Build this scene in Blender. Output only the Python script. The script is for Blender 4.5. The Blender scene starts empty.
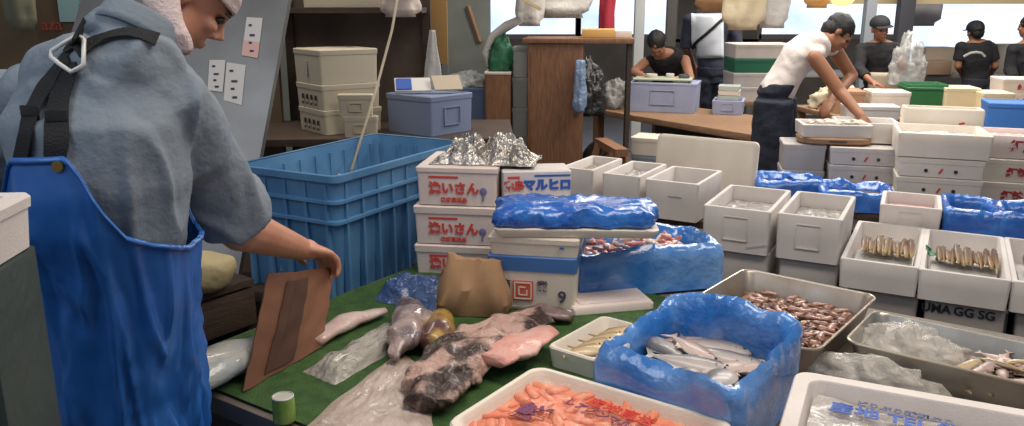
import bpy, bmesh, math, random
from mathutils import Vector, Matrix, noise
from mathutils.bvhtree import BVHTree
V = Vector
S = bpy.context.scene
COL = S.collection
R = math.radians
# ------------------------------------------------------------ camera, world, lights, exposure
FPX = 820.0; PIT = math.atan(208 / FPX); HC = 1.65
cd = bpy.data.cameras.new('camera'); cam = bpy.data.objects.new('camera', cd); COL.objects.link(cam)
cam.location = (0, 0, HC); cam.rotation_euler = (math.pi / 2 - PIT, 0, 0)
cd.sensor_width = 36; cd.lens = FPX / 1024 * 36; cd.clip_start = 0.05; cd.clip_end = 100
S.camera = cam
S.view_settings.view_transform = 'Standard'; S.view_settings.look = 'None'
S.view_settings.gamma = 1; S.view_settings.use_curve_mapping = False
S.view_settings.exposure = 0.10
w = bpy.data.worlds.new('world'); S.world = w; w.use_nodes = True
bg = w.node_tree.nodes['Background']; bg.inputs[0].default_value = (.80, .86, 1.0, 1); bg.inputs[1].default_value = .24
def area(loc, rot, sx, sy, power, col):
    l = bpy.data.lights.new('market_light', 'AREA'); l.shape = 'RECTANGLE'; l.size = sx; l.size_y = sy
    l.energy = power; l.color = col
    o = bpy.data.objects.new('market_light', l); COL.objects.link(o); o.location = loc; o.rotation_euler = rot
    return o
area((0.9, 1.5, 3.2), (0, 0, R(-30)), 2.6, .9, 56, (1, .88, .74))
area((1.8, 5.2, 3.3), (0, 0, R(-30)), 3.2, .8, 98, (1, .93, .83))
area((-1.6, 4.6, 3.2), (0, 0, 0), 1.2, .6, 26, (1, .88, .72))
area((3.6, 7.4, 3.3), (0, 0, 0), 3.5, 1.2, 150, (1, .94, .86))
area((-1.9, .4, 2.9), (R(30), R(-25), 0), 1.2, 1.2, 14, (.85, .92, 1))

def ray(px, py):
    x = (px - 512) / FPX; v = -(py - 213) / FPX
    return V((x, math.cos(PIT) + v * math.sin(PIT), -math.sin(PIT) + v * math.cos(PIT)))
def G(px, py, z):
    r = ray(px, py); t = (z - HC) / r.z
    return V((r.x * t, r.y * t, z))
def D(px, py, Y):
    r = ray(px, py); t = Y / r.y
    return V((r.x * t, Y, HC + r.z * t))
# ------------------------------------------------------------ materials
MATS = {}
def M(name, col, rough=.6, metal=0, bump=None, var=None, alpha=1, trans=0, coat=0, emit=0, sss=0, stretch=None, aniso=0):
    if name in MATS: return MATS[name]
    m = bpy.data.materials.new(name); m.use_nodes = True; MATS[name] = m
    nt = m.node_tree; b = nt.nodes['Principled BSDF']
    b.inputs['Base Color'].default_value = (*col, 1); b.inputs['Roughness'].default_value = rough
    b.inputs['Metallic'].default_value = metal; b.inputs['Alpha'].default_value = alpha
    b.inputs['Transmission Weight'].default_value = trans; b.inputs['Coat Weight'].default_value = coat
    b.inputs['Coat Roughness'].default_value = .08
    if sss:
        b.inputs['Subsurface Weight'].default_value = sss; b.inputs['Subsurface Radius'].default_value = (.02, .01, .006)
    if emit:
        b.inputs['Emission Color'].default_value = (*col, 1); b.inputs['Emission Strength'].default_value = emit
    tc = nt.nodes.new('ShaderNodeTexCoord'); mp = nt.nodes.new('ShaderNodeMapping')
    nt.links.new(tc.outputs['Object'], mp.inputs[0])
    if stretch: mp.inputs['Scale'].default_value = stretch
    if var:
        n = nt.nodes.new('ShaderNodeTexNoise'); n.inputs['Scale'].default_value = var[1]; n.inputs['Detail'].default_value = 5
        nt.links.new(mp.outputs[0], n.inputs['Vector'])
        cr = nt.nodes.new('ShaderNodeValToRGB'); lo, hi = (var[2], var[3]) if len(var) > 2 else (.35, .65)
        cr.color_ramp.elements[0].position = lo; cr.color_ramp.elements[1].position = hi
        cr.color_ramp.elements[0].color = (*col, 1); cr.color_ramp.elements[1].color = (*var[0], 1)
        nt.links.new(n.outputs['Fac'], cr.inputs[0]); nt.links.new(cr.outputs[0], b.inputs['Base Color'])
    if bump:
        n = nt.nodes.new('ShaderNodeTexNoise'); n.inputs['Scale'].default_value = bump[0]; n.inputs['Detail'].default_value = 4
        nt.links.new(mp.outputs[0], n.inputs['Vector'])
        bp = nt.nodes.new('ShaderNodeBump'); bp.inputs['Strength'].default_value = bump[1]; bp.inputs['Distance'].default_value = bump[2] if len(bump) > 2 else .01
        nt.links.new(n.outputs['Fac'], bp.inputs['Height']); nt.links.new(bp.outputs[0], b.inputs['Normal'])
    return m
def ramp_mat(name, axis, stops, rough=.35, var=None, coat=.3, metal=0):
    """colour bands along one generated axis of the thing itself (back to belly of a fish)"""
    if name in MATS: return MATS[name]
    m = bpy.data.materials.new(name); m.use_nodes = True; MATS[name] = m
    nt = m.node_tree; b = nt.nodes['Principled BSDF']; b.inputs['Roughness'].default_value = rough
    b.inputs['Coat Weight'].default_value = coat; b.inputs['Metallic'].default_value = metal
    tc = nt.nodes.new('ShaderNodeTexCoord'); sp = nt.nodes.new('ShaderNodeSeparateXYZ')
    nt.links.new(tc.outputs['Generated'], sp.inputs[0])
    n = nt.nodes.new('ShaderNodeTexNoise'); n.inputs['Scale'].default_value = 9; nt.links.new(tc.outputs['Generated'], n.inputs['Vector'])
    ad = nt.nodes.new('ShaderNodeMath'); ad.operation = 'MULTIPLY_ADD'; ad.inputs[1].default_value = .25; nt.links.new(n.outputs['Fac'], ad.inputs[0])
    nt.links.new(sp.outputs[axis], ad.inputs[2])
    sb = nt.nodes.new('ShaderNodeMath'); sb.operation = 'SUBTRACT'; sb.inputs[1].default_value = .125; nt.links.new(ad.outputs[0], sb.inputs[0])
    cr = nt.nodes.new('ShaderNodeValToRGB'); el = cr.color_ramp.elements
    el[0].position, el[0].color = stops[0][0], (*stops[0][1], 1); el[1].position, el[1].color = stops[-1][0], (*stops[-1][1], 1)
    for p, c in stops[1:-1]:
        e = el.new(p); e.color = (*c, 1)
    nt.links.new(sb.outputs[0], cr.inputs[0]); nt.links.new(cr.outputs[0], b.inputs['Base Color'])
    return m
foam = M('white_foam', (.68, .63, .60), .65, bump=(220, .12), var=((.60, .555, .525), 6))
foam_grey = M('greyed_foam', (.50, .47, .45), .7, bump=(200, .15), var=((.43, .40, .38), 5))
foam_warm = M('warm_foam', (.80, .72, .62), .65, bump=(200, .12), var=((.72, .64, .54), 6))
foam_pink = M('pinkish_foam', (.78, .66, .61), .6, bump=(200, .12), var=((.70, .60, .56), 6))
foam_lav = M('lavender_foam', (.34, .37, .52), .7, bump=(200, .15), var=((.29, .32, .46), 6))
red_ink = M('red_ink', (.62, .06, .05), .6); blue_ink = M('blue_ink', (.03, .10, .42), .6); black_ink = M('black_ink', (.03, .03, .035), .6)
blue_film = M('blue_film', (.035, .17, .56), .22, bump=(32, .35, .02), var=((.10, .33, .75), 9, .42, .72), coat=.5)
blue_film_pale = M('pale_blue_film', (.035, .19, .58), .14, bump=(32, .35, .02), var=((.20, .40, .76), 6, .42, .72), coat=1)
blue_film_dark = M('deep_blue_film', (.01, .10, .46), .2, bump=(34, .4, .02), var=((.04, .22, .66), 10, .42, .75), coat=.5)
blue_tub = M('blue_tub_plastic', (.07, .20, .40), .42, bump=(14, .12), var=((.11, .27, .48), 5))
clear_film = M('clear_film', (.82, .82, .80), .12, bump=(30, .8, .02), alpha=.28, coat=.6)
milky_film = M('milky_film', (.66, .62, .56), .18, bump=(30, .9, .02), alpha=.46, coat=.5)
steel = M('stainless_steel', (.50, .50, .48), .32, .85, bump=(9, .12), var=((.38, .36, .33), 7))
steel_warm = M('stained_steel', (.42, .38, .34), .38, .7, bump=(9, .15), var=((.30, .23, .18), 8))
wood_dark = M('dark_wood', (.045, .028, .020), .65, bump=(30, .3), var=((.075, .045, .03), 12), stretch=(1, 8, 8))
wood_brown = M('brown_wood', (.20, .09, .045), .55, bump=(24, .25), var=((.28, .14, .07), 10), stretch=(8, 8, 1))
wood_mid = M('tan_wood', (.34, .20, .11), .6, bump=(24, .25), var=((.24, .13, .07), 10), stretch=(1, 8, 8))
kraft = M('kraft_paper', (.40, .24, .13), .8, bump=(12, .35, .01), var=((.33, .19, .10), 8))
card_m = M('brown_cardboard', (.13, .050, .026), .75, bump=(8, .3, .01), var=((.20, .085, .045), 6))
skin = M('skin', (.56, .27, .17), .5, bump=(60, .08), var=((.48, .21, .13), 9), sss=.05)
skin_far = M('tanned_skin', (.42, .20, .12), .5, var=((.36, .16, .09), 9))
hair_m = M('black_hair', (.012, .010, .010), .55, bump=(160, .6))
black_m = M('black_cloth', (.014, .014, .017), .8, bump=(60, .3))
white_paper = M('white_paper', (.66, .64, .62), .7)
# ------------------------------------------------------------ mesh helpers
def link(name, me, mat, parent=None, loc=None):
    o = bpy.data.objects.new(name, me)
    if mat:
        for k in (mat if isinstance(mat, (list, tuple)) else [mat]): me.materials.append(k)
    COL.objects.link(o)
    if parent: o.parent = parent
    if loc is not None: o.location = loc
    return o
def obj(name, bm, mat, parent=None, loc=(0, 0, 0), rz=0, world=False, smooth=40):
    """one mesh object; world=True means bm holds world coordinates and the root's or own frame is removed"""
    if world:
        if parent:
            mw = Matrix.Identity(4); q = parent
            while q: mw = Matrix.LocRotScale(q.location, q.rotation_euler, None) @ mw; q = q.parent
        else: mw = Matrix.LocRotScale(V(loc), Matrix.Rotation(rz, 3, 'Z').to_euler(), None)
        bmesh.ops.transform(bm, matrix=mw.inverted(), verts=bm.verts)
    bmesh.ops.recalc_face_normals(bm, faces=bm.faces)
    me = bpy.data.meshes.new(name); bm.to_mesh(me); bm.free()
    if smooth:
        me.shade_smooth(); me.set_sharp_from_angle(angle=R(smooth))
    o = link(name, me, mat, parent)
    if not parent: o.location = loc; o.rotation_euler = (0, 0, rz)
    return o
def tag(o, label, cat=None, group=None, kind=None):
    if label: o['label'] = label
    if cat: o['category'] = cat
    if group: o['group'] = group
    if kind: o['kind'] = kind
    return o
def thing(name, label, cat, loc=(0, 0, 0), rz=0, group=None):
    o = bpy.data.objects.new(name, None); COL.objects.link(o); o.empty_display_size = .1
    o.location = loc; o.rotation_euler = (0, 0, rz)
    return tag(o, label, cat, group)
def dup(root, loc, rot, label=None, group=None, scale=None):
    r = root.copy(); COL.objects.link(r); r.location = loc
    r.rotation_euler = rot if isinstance(rot, (tuple, list)) or hasattr(rot, 'order') else (0, 0, rot)
    if label: r['label'] = label
    if group: r['group'] = group
    if scale: r.scale = (scale,) * 3
    for ch in list(root.children):
        c = ch.copy(); COL.objects.link(c); c.parent = r
        for g in ch.children:
            d = g.copy(); COL.objects.link(d); d.parent = c
    return r
def NB(): return bmesh.new()
def bx(bm, c, s, rz=0, bev=0, rot=None):
    g = bmesh.ops.create_cube(bm, size=1)['verts']
    m = Matrix.Translation(V(c)) @ (rot.to_4x4() if rot is not None else Matrix.Rotation(rz, 4, 'Z')) @ Matrix.Diagonal((*s, 1))
    bmesh.ops.transform(bm, matrix=m, verts=g)
    if bev:
        es = list({e for v in g for e in v.link_edges})
        bmesh.ops.bevel(bm, geom=es, offset=bev, segments=2, affect='EDGES', profile=.6)
    return bm
def frame(d):
    d = V(d).normalized(); a = V((0, 0, 1)) if abs(d.z) < .9 else V((1, 0, 0))
    x = d.cross(a).normalized(); return x, d.cross(x).normalized(), d
def tube(bm, pts, rad, n=10, cap=True, flat=None):
    """tube through pts; rad scalar or list; flat=(vector, ratio) squashes the section along a vector"""
    pts = [V(p) for p in pts]; N = len(pts)
    rad = rad if isinstance(rad, (list, tuple)) else [rad] * N
    rings = []; px_ = None
    for i, p in enumerate(pts):
        d = (pts[min(i + 1, N - 1)] - pts[max(i - 1, 0)])
        x, y, d = frame(d)
        if px_ is not None:
            x = (px_ - d * px_.dot(d)).normalized(); y = d.cross(x)
        px_ = x; ring = []
        for k in range(n):
            a = 2 * math.pi * k / n; o = (x * math.cos(a) + y * math.sin(a)) * rad[i]
            if flat: f = V(flat[0]).normalized(); o -= f * o.dot(f) * (1 - flat[1])
            ring.append(bm.verts.new(p + o))
        rings.append(ring)
    for a, b in zip(rings, rings[1:]):
        for k in range(n): bm.faces.new((a[k], a[(k + 1) % n], b[(k + 1) % n], b[k]))
    if cap: bm.faces.new(rings[0][::-1]); bm.faces.new(rings[-1])
    return bm
def cap_tube(bm, p0, p1, r0, r1, n=12):
    """limb: tapered tube with round ends"""
    p0, p1 = V(p0), V(p1); d = (p1 - p0).normalized()
    pts, rad = [], []
    for t in (-.98, -.8, -.5): pts.append(p0 + d * r0 * t); rad.append(r0 * math.sqrt(1 - t * t))
    pts += [p0, p1]; rad += [r0, r1]
    for t in (.5, .8, .98): pts.append(p1 + d * r1 * t); rad.append(r1 * math.sqrt(1 - t * t))
    return tube(bm, pts, rad, n)
def ell(bm, c, r, rot=None, seg=16, rings=10):
    g = bmesh.ops.create_uvsphere(bm, u_segments=seg, v_segments=rings, radius=1)['verts']
    m = Matrix.Translation(V(c)) @ (rot.to_4x4() if rot is not None else Matrix.Identity(4)) @ Matrix.Diagonal((*r, 1))
    bmesh.ops.transform(bm, matrix=m, verts=g); return g
def rrect(w, d, r, n=4):
    r = max(min(r, w / 2 - .0005, d / 2 - .0005), .0004); out = []
    for cx, cy, a0 in ((w / 2 - r, d / 2 - r, 0), (-w / 2 + r, d / 2 - r, 90), (-w / 2 + r, -d / 2 + r, 180), (w / 2 - r, -d / 2 + r, 270)):
        for k in range(n + 1):
            a = R(a0 + 90 * k / n); out.append((cx + r * math.cos(a), cy + r * math.sin(a)))
    return out
def rings(bm, rs, n=4, cap0=True, cap1=True, div=0, fn=None, off=(0, 0, 0)):
    """rounded-rectangle rings (w, d, z, r) joined one after another"""
    L = []
    for i, (w_, d_, z, r) in enumerate(rs):
        p = rrect(w_, d_, r, n)
        if div:
            q = []
            for k in range(len(p)):
                a, b = p[k], p[(k + 1) % len(p)]; m = div if (k % (n + 1)) == n else 1
                for t in range(m): q.append((a[0] + (b[0] - a[0]) * t / m, a[1] + (b[1] - a[1]) * t / m))
            p = q
        ring = []
        for x, y in p:
            c = V((x, y, z))
            if fn: c = c + V(fn(c, i))
            ring.append(bm.verts.new(c + V(off)))
        L.append(ring)
    N = len(L[0])
    for a, b in zip(L, L[1:]):
        for k in range(N): bm.faces.new((a[k], a[(k + 1) % N], b[(k + 1) % N], b[k]))
    if cap0: bm.faces.new(L[0][::-1])
    if cap1: bm.faces.new(L[-1])
    return bm
def lathe(bm, prof, c=(0, 0, 0), n=20):
    L = [[bm.verts.new((c[0] + r * math.cos(2 * math.pi * k / n), c[1] + r * math.sin(2 * math.pi * k / n), c[2] + z)) for k in range(n)] for r, z in prof]
    for a, b in zip(L, L[1:]):
        for k in range(n): bm.faces.new((a[k], a[(k + 1) % n], b[(k + 1) % n], b[k]))
    bm.faces.new(L[0][::-1]); bm.faces.new(L[-1]); return bm
def sheet(bm, fn, nu, nv, closed=False):
    L = [[bm.verts.new(fn(i / nu, j / nv)) for j in range(nv + 1)] for i in range(nu + (0 if closed else 1))]
    for i in range(nu):
        a, b = L[i], L[(i + 1) % len(L)]
        for j in range(nv): bm.faces.new((a[j], b[j], b[j + 1], a[j + 1]))
    return bm
def thick(bm, t):
    bmesh.ops.recalc_face_normals(bm, faces=bm.faces); bmesh.ops.solidify(bm, geom=bm.faces[:], thickness=t); return bm
def nz(p, s, seed=0): return noise.noise(V(p) * s + V((seed * 7.3, seed * 3.1, seed * 1.7)))
def jag(p, s, seed=0):
    """creased noise, like crushed film"""
    return 1 - 2 * abs(nz(p, s, seed)) * 2
def prism(bm, poly, z0, z1):
    a = [bm.verts.new((x, y, z0)) for x, y in poly]; b = [bm.verts.new((x, y, z1)) for x, y in poly]
    bm.faces.new(a[::-1]); bm.faces.new(b)
    for k in range(len(poly)): bm.faces.new((a[k], a[(k + 1) % len(a)], b[(k + 1) % len(a)], b[k]))
    return bm
def blob(name, bm, vox, mat, parent, wr=None, smooth_it=3, fn=None, cut=None):
    """fuses overlapping closed shapes into one continuous skin; bm in world coordinates"""
    me = bpy.data.meshes.new('t'); bm.to_mesh(me); bm.free(); t = bpy.data.objects.new('t', me); COL.objects.link(t)
    r = t.modifiers.new('r', 'REMESH'); r.mode = 'VOXEL'; r.voxel_size = vox
    s = t.modifiers.new('s', 'SMOOTH'); s.iterations = smooth_it; s.factor = .6
    dg = bpy.context.evaluated_depsgraph_get(); ev = t.evaluated_get(dg)
    out = bpy.data.meshes.new_from_object(ev); bpy.data.objects.remove(t)
    b2 = NB(); b2.from_mesh(out); b2.normal_update()
    if wr:
        mv = [(v, v.normal * wr(v.co)) for v in b2.verts]
        for v, d in mv: v.co += d
    if cut: bmesh.ops.delete(b2, geom=[v for v in b2.verts if cut(v.co)], context='VERTS')
    bpy.data.meshes.remove(out)
    return obj(name, b2, mat, parent, world=True, smooth=180)
def text_obj(name, txt, size, mat, parent, mtx, ext=.0006, bold=.0):
    cu = bpy.data.curves.new('t', 'FONT'); cu.body = txt; cu.size = size; cu.extrude = ext; cu.offset = bold
    cu.align_x = 'CENTER'; cu.align_y = 'CENTER'; cu.resolution_u = 3
    t = bpy.data.objects.new('t', cu); COL.objects.link(t)
    me = bpy.data.meshes.new_from_object(t.evaluated_get(bpy.context.evaluated_depsgraph_get()))
    bpy.data.objects.remove(t); me.transform(mtx); me.materials.clear()
    return link(name, me, mat, parent)
def on_front(x, z, y):   # text plane standing on a box's front face (faces -y)
    return Matrix.Translation((x, y, z)) @ Matrix.Rotation(R(90), 4, 'X')
# ------------------------------------------------------------ boxes
def open_box_bm(w, d, h, wall=.022, r=.012, floor=.02, taper=.012, inner=None):
    b = NB(); t = taper
    di = h - floor if inner is None else inner
    rings(b, [(w - t, d - t, 0, r), (w - t * .5, d - t * .5, h * .5, r), (w, d, h - .004, r), (w - .006, d - .006, h, r),
              (w - 2 * wall + .006, d - 2 * wall + .006, h, r), (w - 2 * wall, d - 2 * wall, h - .004, r),
              (w - 2 * wall - t * 2, d - 2 * wall - t * 2, h - di, r)])
    return b
def place(A, z, yaw, w, d, h):
    """centre of a box's base whose front-left top corner shows at pixel A when its top is at height z"""
    a = G(A[0], A[1], z); u = V((math.cos(R(yaw)), math.sin(R(yaw)), 0)); v = V((-u.y, u.x, 0))
    c = a + u * w / 2 + v * d / 2; c.z = z - h; return c
def mark_ok(kind): return kind is not None
def front_marks(t, w, d, h, kind, z0=0):
    y = -d / 2 + .0005; bm_ = t.children[0].data.materials[0] if mark_ok(kind) else None; t = t.children[0]
    if kind == 'slot':
        b = NB()
        for s in (((0, y, z0 + h * .28), (w * .36, .006, .006)), ((0, y, z0 + h * .8), (w * .36, .006, .006)), ((-w * .18, y, z0 + h * .54), (.006, .006, h * .54)), ((w * .18, y, z0 + h * .54), (.006, .006, h * .54))):
            bx(b, *s, bev=.001)
        obj('handle_rim', b, bm_, t)
    elif kind == 'dots':
        b = NB(); bx(b, (0, y, z0 + h * .5), (.010, .003, h * .42), rot=Matrix.Rotation(R(28), 3, 'Y')); obj('red_slash_mark', b, red_ink, t)
        for s in (-1, 1):
            b = NB(); lathe(b, [(.010, 0), (.010, .003)], n=12); bmesh.ops.transform(b, matrix=Matrix.Translation((s * w * .17, y + .001, z0 + h * .5)) @ Matrix.Rotation(R(90), 4, 'X'), verts=b.verts); obj('round_mark', b, black_ink, t)
    elif kind == 'squares':
        for k in range(4):
            b = NB(); bx(b, ((k - 1.5) * w * .2, y, z0 + h * .5), (w * .1, .003, h * .3)); obj('printed_square', b, black_ink, t)
    elif kind == 'red':
        text_obj('red_print', '紅鮭', h * .55, M('dark_red_ink', (.40, .03, .05), .6), t, on_front(-w * .02, z0 + h * .52, y - .001), bold=.003)
def open_box(name, label, A, z, yaw, w, d, h, mat=foam, mark='slot', group=None, inner=None, wall=.022, loc=None, r=.012, cat='box'):
    c = place(A, z, yaw, w, d, h) if loc is None else V(loc)
    t = thing(name, label, cat, c, R(yaw), group)
    obj('box_body', open_box_bm(w, d, h, wall, inner=inner, r=r), mat, t)
    front_marks(t, w, d, h, mark)
    t['_'] = 0; del t['_']
    return t
def lidded_box(name, label, A, z, yaw, w, d, h, mat=foam, mark='slot', group=None, lid=.03, loc=None, lidmat=None, cat='box'):
    c = place(A, z, yaw, w, d, h) if loc is None else V(loc)
    t = thing(name, label, cat, c, R(yaw), group)
    b = NB(); rings(b, [(w - .016, d - .016, 0, .012), (w - .008, d - .008, h - lid, .012)]); obj('box_body', b, mat, t)
    b = NB(); rings(b, [(w - .002, d - .002, h - lid + .001, .012), (w, d, h - .005, .012), (w - .008, d - .008, h, .01), (w - .05, d - .05, h, .01), (w - .055, d - .055, h - .004, .01)]); obj('lid', b, lidmat or mat, t)
    front_marks(t, w, d, h - lid, mark)
    return t
def fill(name, label, box, w, d, z, mat, amp=.012, sc=30, group=None, cat='food', seed=0, n=26, mound=0):
    """heap of something nobody could count, lying in a box"""
    b = NB(); rz = box.rotation_euler.z
    def f(u, v):
        p = V(((u - .5) * w, (v - .5) * d, 0)); e = min(1, min(u, 1 - u, v, 1 - v) * 12)
        p.z = (nz(p, sc, seed) * amp + abs(nz(p, sc * 2.3, seed + 1)) * amp + mound * math.sin(math.pi * u) * math.sin(math.pi * v)) * e; return p
    sheet(b, f, n, n); bm2 = b
    # close it below so it has a body
    es = [e for e in bm2.edges if len(e.link_faces) == 1]
    g = bmesh.ops.extrude_edge_only(bm2, edges=es)['geom']
    vs = [v for v in g if isinstance(v, bmesh.types.BMVert)]
    for v in vs: v.co.z = -.018
    bmesh.ops.contextual_create(bm2, geom=[e for e in g if isinstance(e, bmesh.types.BMEdge)])
    o = obj(name, bm2, mat, loc=box.matrix_basis @ V((0, 0, z)), rz=rz)
    return tag(o, label, cat, group, 'stuff')
def loc_in(box, x, y, z):
    return Matrix.LocRotScale(box.location, box.rotation_euler, None) @ V((x, y, z))
# ------------------------------------------------------------ fish
def fish_bm(L=.2, H=.06, T=.03, bend=0, n=12, tail=True, fins=True):
    """length x (head at +x), back +y, thickness z, lying on its side with its underside at z=0"""
    b = NB(); prof = [(0, .05), (.04, .38), (.1, .62), (.2, .88), (.32, 1), (.48, .95), (.62, .74), (.76, .45), (.86, .23), (.9, .18)]
    RG = []
    def pos(x, y, z):
        a = bend * (x / L)
        return V((x, y + bend * (x * x) / L * 1.2, z + T / 2))
    for s, k in prof:
        x = L / 2 - s * L
        RG.append([b.verts.new(pos(x, math.sin(2 * math.pi * q / n) * H / 2 * k, math.cos(2 * math.pi * q / n) * T / 2 * min(1, k * 1.1))) for q in range(n)])
    for a, c in zip(RG, RG[1:]):
        for q in range(n): b.faces.new((a[q], a[(q + 1) % n], c[(q + 1) % n], c[q]))
    b.faces.new(RG[0][::-1]); b.faces.new(RG[-1])
    def fin(pts):
        lo = [b.verts.new(pos(x * L, y * H, -.0012)) for x, y in pts]; hi = [b.verts.new(pos(x * L, y * H, .0012)) for x, y in pts]
        b.faces.new(lo[::-1]); b.faces.new(hi)
        for k in range(len(pts)): b.faces.new((lo[k], lo[(k + 1) % len(pts)], hi[(k + 1) % len(pts)], hi[k]))
    if tail: fin([(-.38, .08), (-.5, .42), (-.455, 0), (-.5, -.42), (-.38, -.08)])
    if fins: fin([(.18, .46), (.06, .66), (-.12, .44), (-.16, .30), (0, .38)]); fin([(-.05, -.38), (-.14, -.56), (-.24, -.24), (-.15, -.24)])
    return b
def make_fish(name, label, cat, L, H, T, mat, bend=0, loc=(0, 0, 0), rot=(0, 0, 0), group=None, detail=True, fins=True):
    o = obj(name, fish_bm(L, H, T, bend, fins=fins, tail=fins), mat, loc=loc); o.rotation_euler = rot; tag(o, label, cat, group)
    if detail:
        for s in (1,):
            b = NB(); ell(b, (L * .40, H * .07 + bend * .16 * L * 1.2, T * .82), (L * .022, L * .022, T * .16), seg=10, rings=6); obj('eye', b, M('fish_eye', (.02, .02, .02), .1, coat=1), o)
            b = NB(); tube(b, [(L * .31, H * -.30, T * .80), (L * .285, 0, T * 1.0), (L * .31, H * .30, T * .80)], L * .006, 6); obj('gill_edge', b, M('gill', (.25, .10, .08), .4), o)
    return o
silver = ramp_mat('silver_fish', 1, [(0, (.55, .49, .45)), (.36, (.38, .34, .32)), (.60, (.15, .145, .15)), (1, (.05, .055, .065))], .38, coat=.2)
pinkfish = ramp_mat('pinkish_fish', 1, [(0, (.62, .52, .45)), (.45, (.42, .29, .26)), (1, (.14, .10, .10))], .38, coat=.2)
goldfish = ramp_mat('golden_fish', 1, [(0, (.66, .55, .38)), (.45, (.50, .36, .18)), (.7, (.22, .15, .08)), (1, (.08, .06, .05))], .3)
darkfish = ramp_mat('dark_fish', 1, [(0, (.40, .38, .36)), (.5, (.16, .16, .17)), (1, (.04, .05, .06))], .3)
# ------------------------------------------------------------ the setting
def struct(name, bm, m, smooth=0):
    o = obj(name, bm, m, smooth=smooth); o['kind'] = 'structure'; return o
floor_m = M('wet_floor', (.045, .04, .036), .35, bump=(5, .3), var=((.10, .085, .075), 3))
b = NB(); bx(b, (0, 7, -.05), (16, 18, .1)); struct('floor', b, floor_m)
wall_grey = M('grey_green_wall', (.27, .29, .26), .8, bump=(6, .2), var=((.20, .21, .19), 2))
wall_brown = M('brown_grey_wall', (.20, .17, .14), .8, bump=(6, .2), var=((.13, .11, .09), 2))
b = NB(); bx(b, (-2.9, 7.85, 1.6), (5.4, .12, 3.2)); struct('wall_left', b, wall_grey)
b = NB(); bx(b, (1.2, 14.0, .55), (10.4, .15, 1.1)); bx(b, (8.7, 14, .25), (4.6, .15, .5)); bx(b, (3.5, 14.0, 3.1), (15, .15, .4)); bx(b, (-2.5, 14, 2), (3, .15, 2)); bx(b, (3.4, 14, 2), (1.4, .15, 1.9)); struct('wall_back', b, wall_brown)
day = M('daylit_sheeting', (.50, .64, .90), .8, emit=1.15, var=((.95, .97, 1.0), 1.1, .35, .65))
nt = day.node_tree; cr = [n for n in nt.nodes if n.type == 'VALTORGB'][0]; nt.links.new(cr.outputs[0], nt.nodes['Principled BSDF'].inputs['Emission Color'])
fr = M('window_frame_paint', (.22, .20, .17), .6)
for k, (x0, x1) in enumerate(((-.9, 1.1), (1.1, 2.7), (4.1, 6.4), (6.4, 8.6), (8.6, 11))):
    zb = 1.1 if k < 3 else .5; hw = 2.9 - zb; t = thing('window_%d' % (k + 1), None, None, ((x0 + x1) / 2, 13.98, zb)); t['kind'] = 'structure'
    b = NB(); bx(b, (0, 0, hw / 2), (x1 - x0 - .1, .02, hw - .05)); obj('pane', b, day, t)
    b = NB()
    for x in (-(x1 - x0) / 2, (x1 - x0) / 2): bx(b, (x, -.03, hw / 2), (.08, .08, hw))
    bx(b, (0, -.03, .04), (x1 - x0, .08, .08)); obj('window_frame', b, fr, t)
# ------------------------------------------------------------ fish stall table
E1 = V((math.cos(R(-34)), math.sin(R(-34)), 0)); E2 = V((-E1.y, E1.x, 0)); K = V((-.93, 1.93, 0))
TC = K + E1 * 1.35 + E2 * .75
tb = thing('stall_table', 'long low stall table carrying the foreground fish boxes and trays', 'table', TC, R(-34))
b = NB(); bx(b, (0, 0, .725), (2.7, 1.5, .046), bev=.004); obj('table_top', b, M('worn_table', (.20, .16, .13), .6, bump=(20, .2), var=((.11, .09, .075), 6)), tb)
b = NB(); bx(b, (0, -.73, .66), (2.6, .03, .08)); bx(b, (0, .73, .66), (2.6, .03, .08)); obj('apron', b, wood_dark, tb)
for sx in (-1, 1):
    for sy in (-1, 1):
        b = NB(); bx(b, (sx * 1.27, sy * .67, .35), (.07, .07, .70), bev=.004); obj('leg', b, wood_dark, tb)
TZ = .7502
mat_m = M('green_mat', (.035, .10, .02), .75, bump=(300, 1, .01), var=((.07, .17, .035), 25))
b = NB()
def fm(u, v):
    p = K + E1 * (.02 + u * 1.15) + E2 * (.02 + v * 1.2); return V((p.x, p.y, TZ + .003 + .003 * nz(p, 9)))
sheet(b, fm, 40, 40); thick(b, -.003); tag(obj('green_mat', b, mat_m, world=True, loc=TC + V((0, 0, TZ))), 'green plastic grass mat spread under the loose fish on the stall table', 'mat')

def back_place(A, z, yaw, w, d, h):
    a = G(A[0], A[1], z); u = V((math.cos(R(yaw)), math.sin(R(yaw)), 0)); v = V((-u.y, u.x, 0))
    c = a + u * w / 2 - v * d / 2; c.z = z - h; return c
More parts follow.
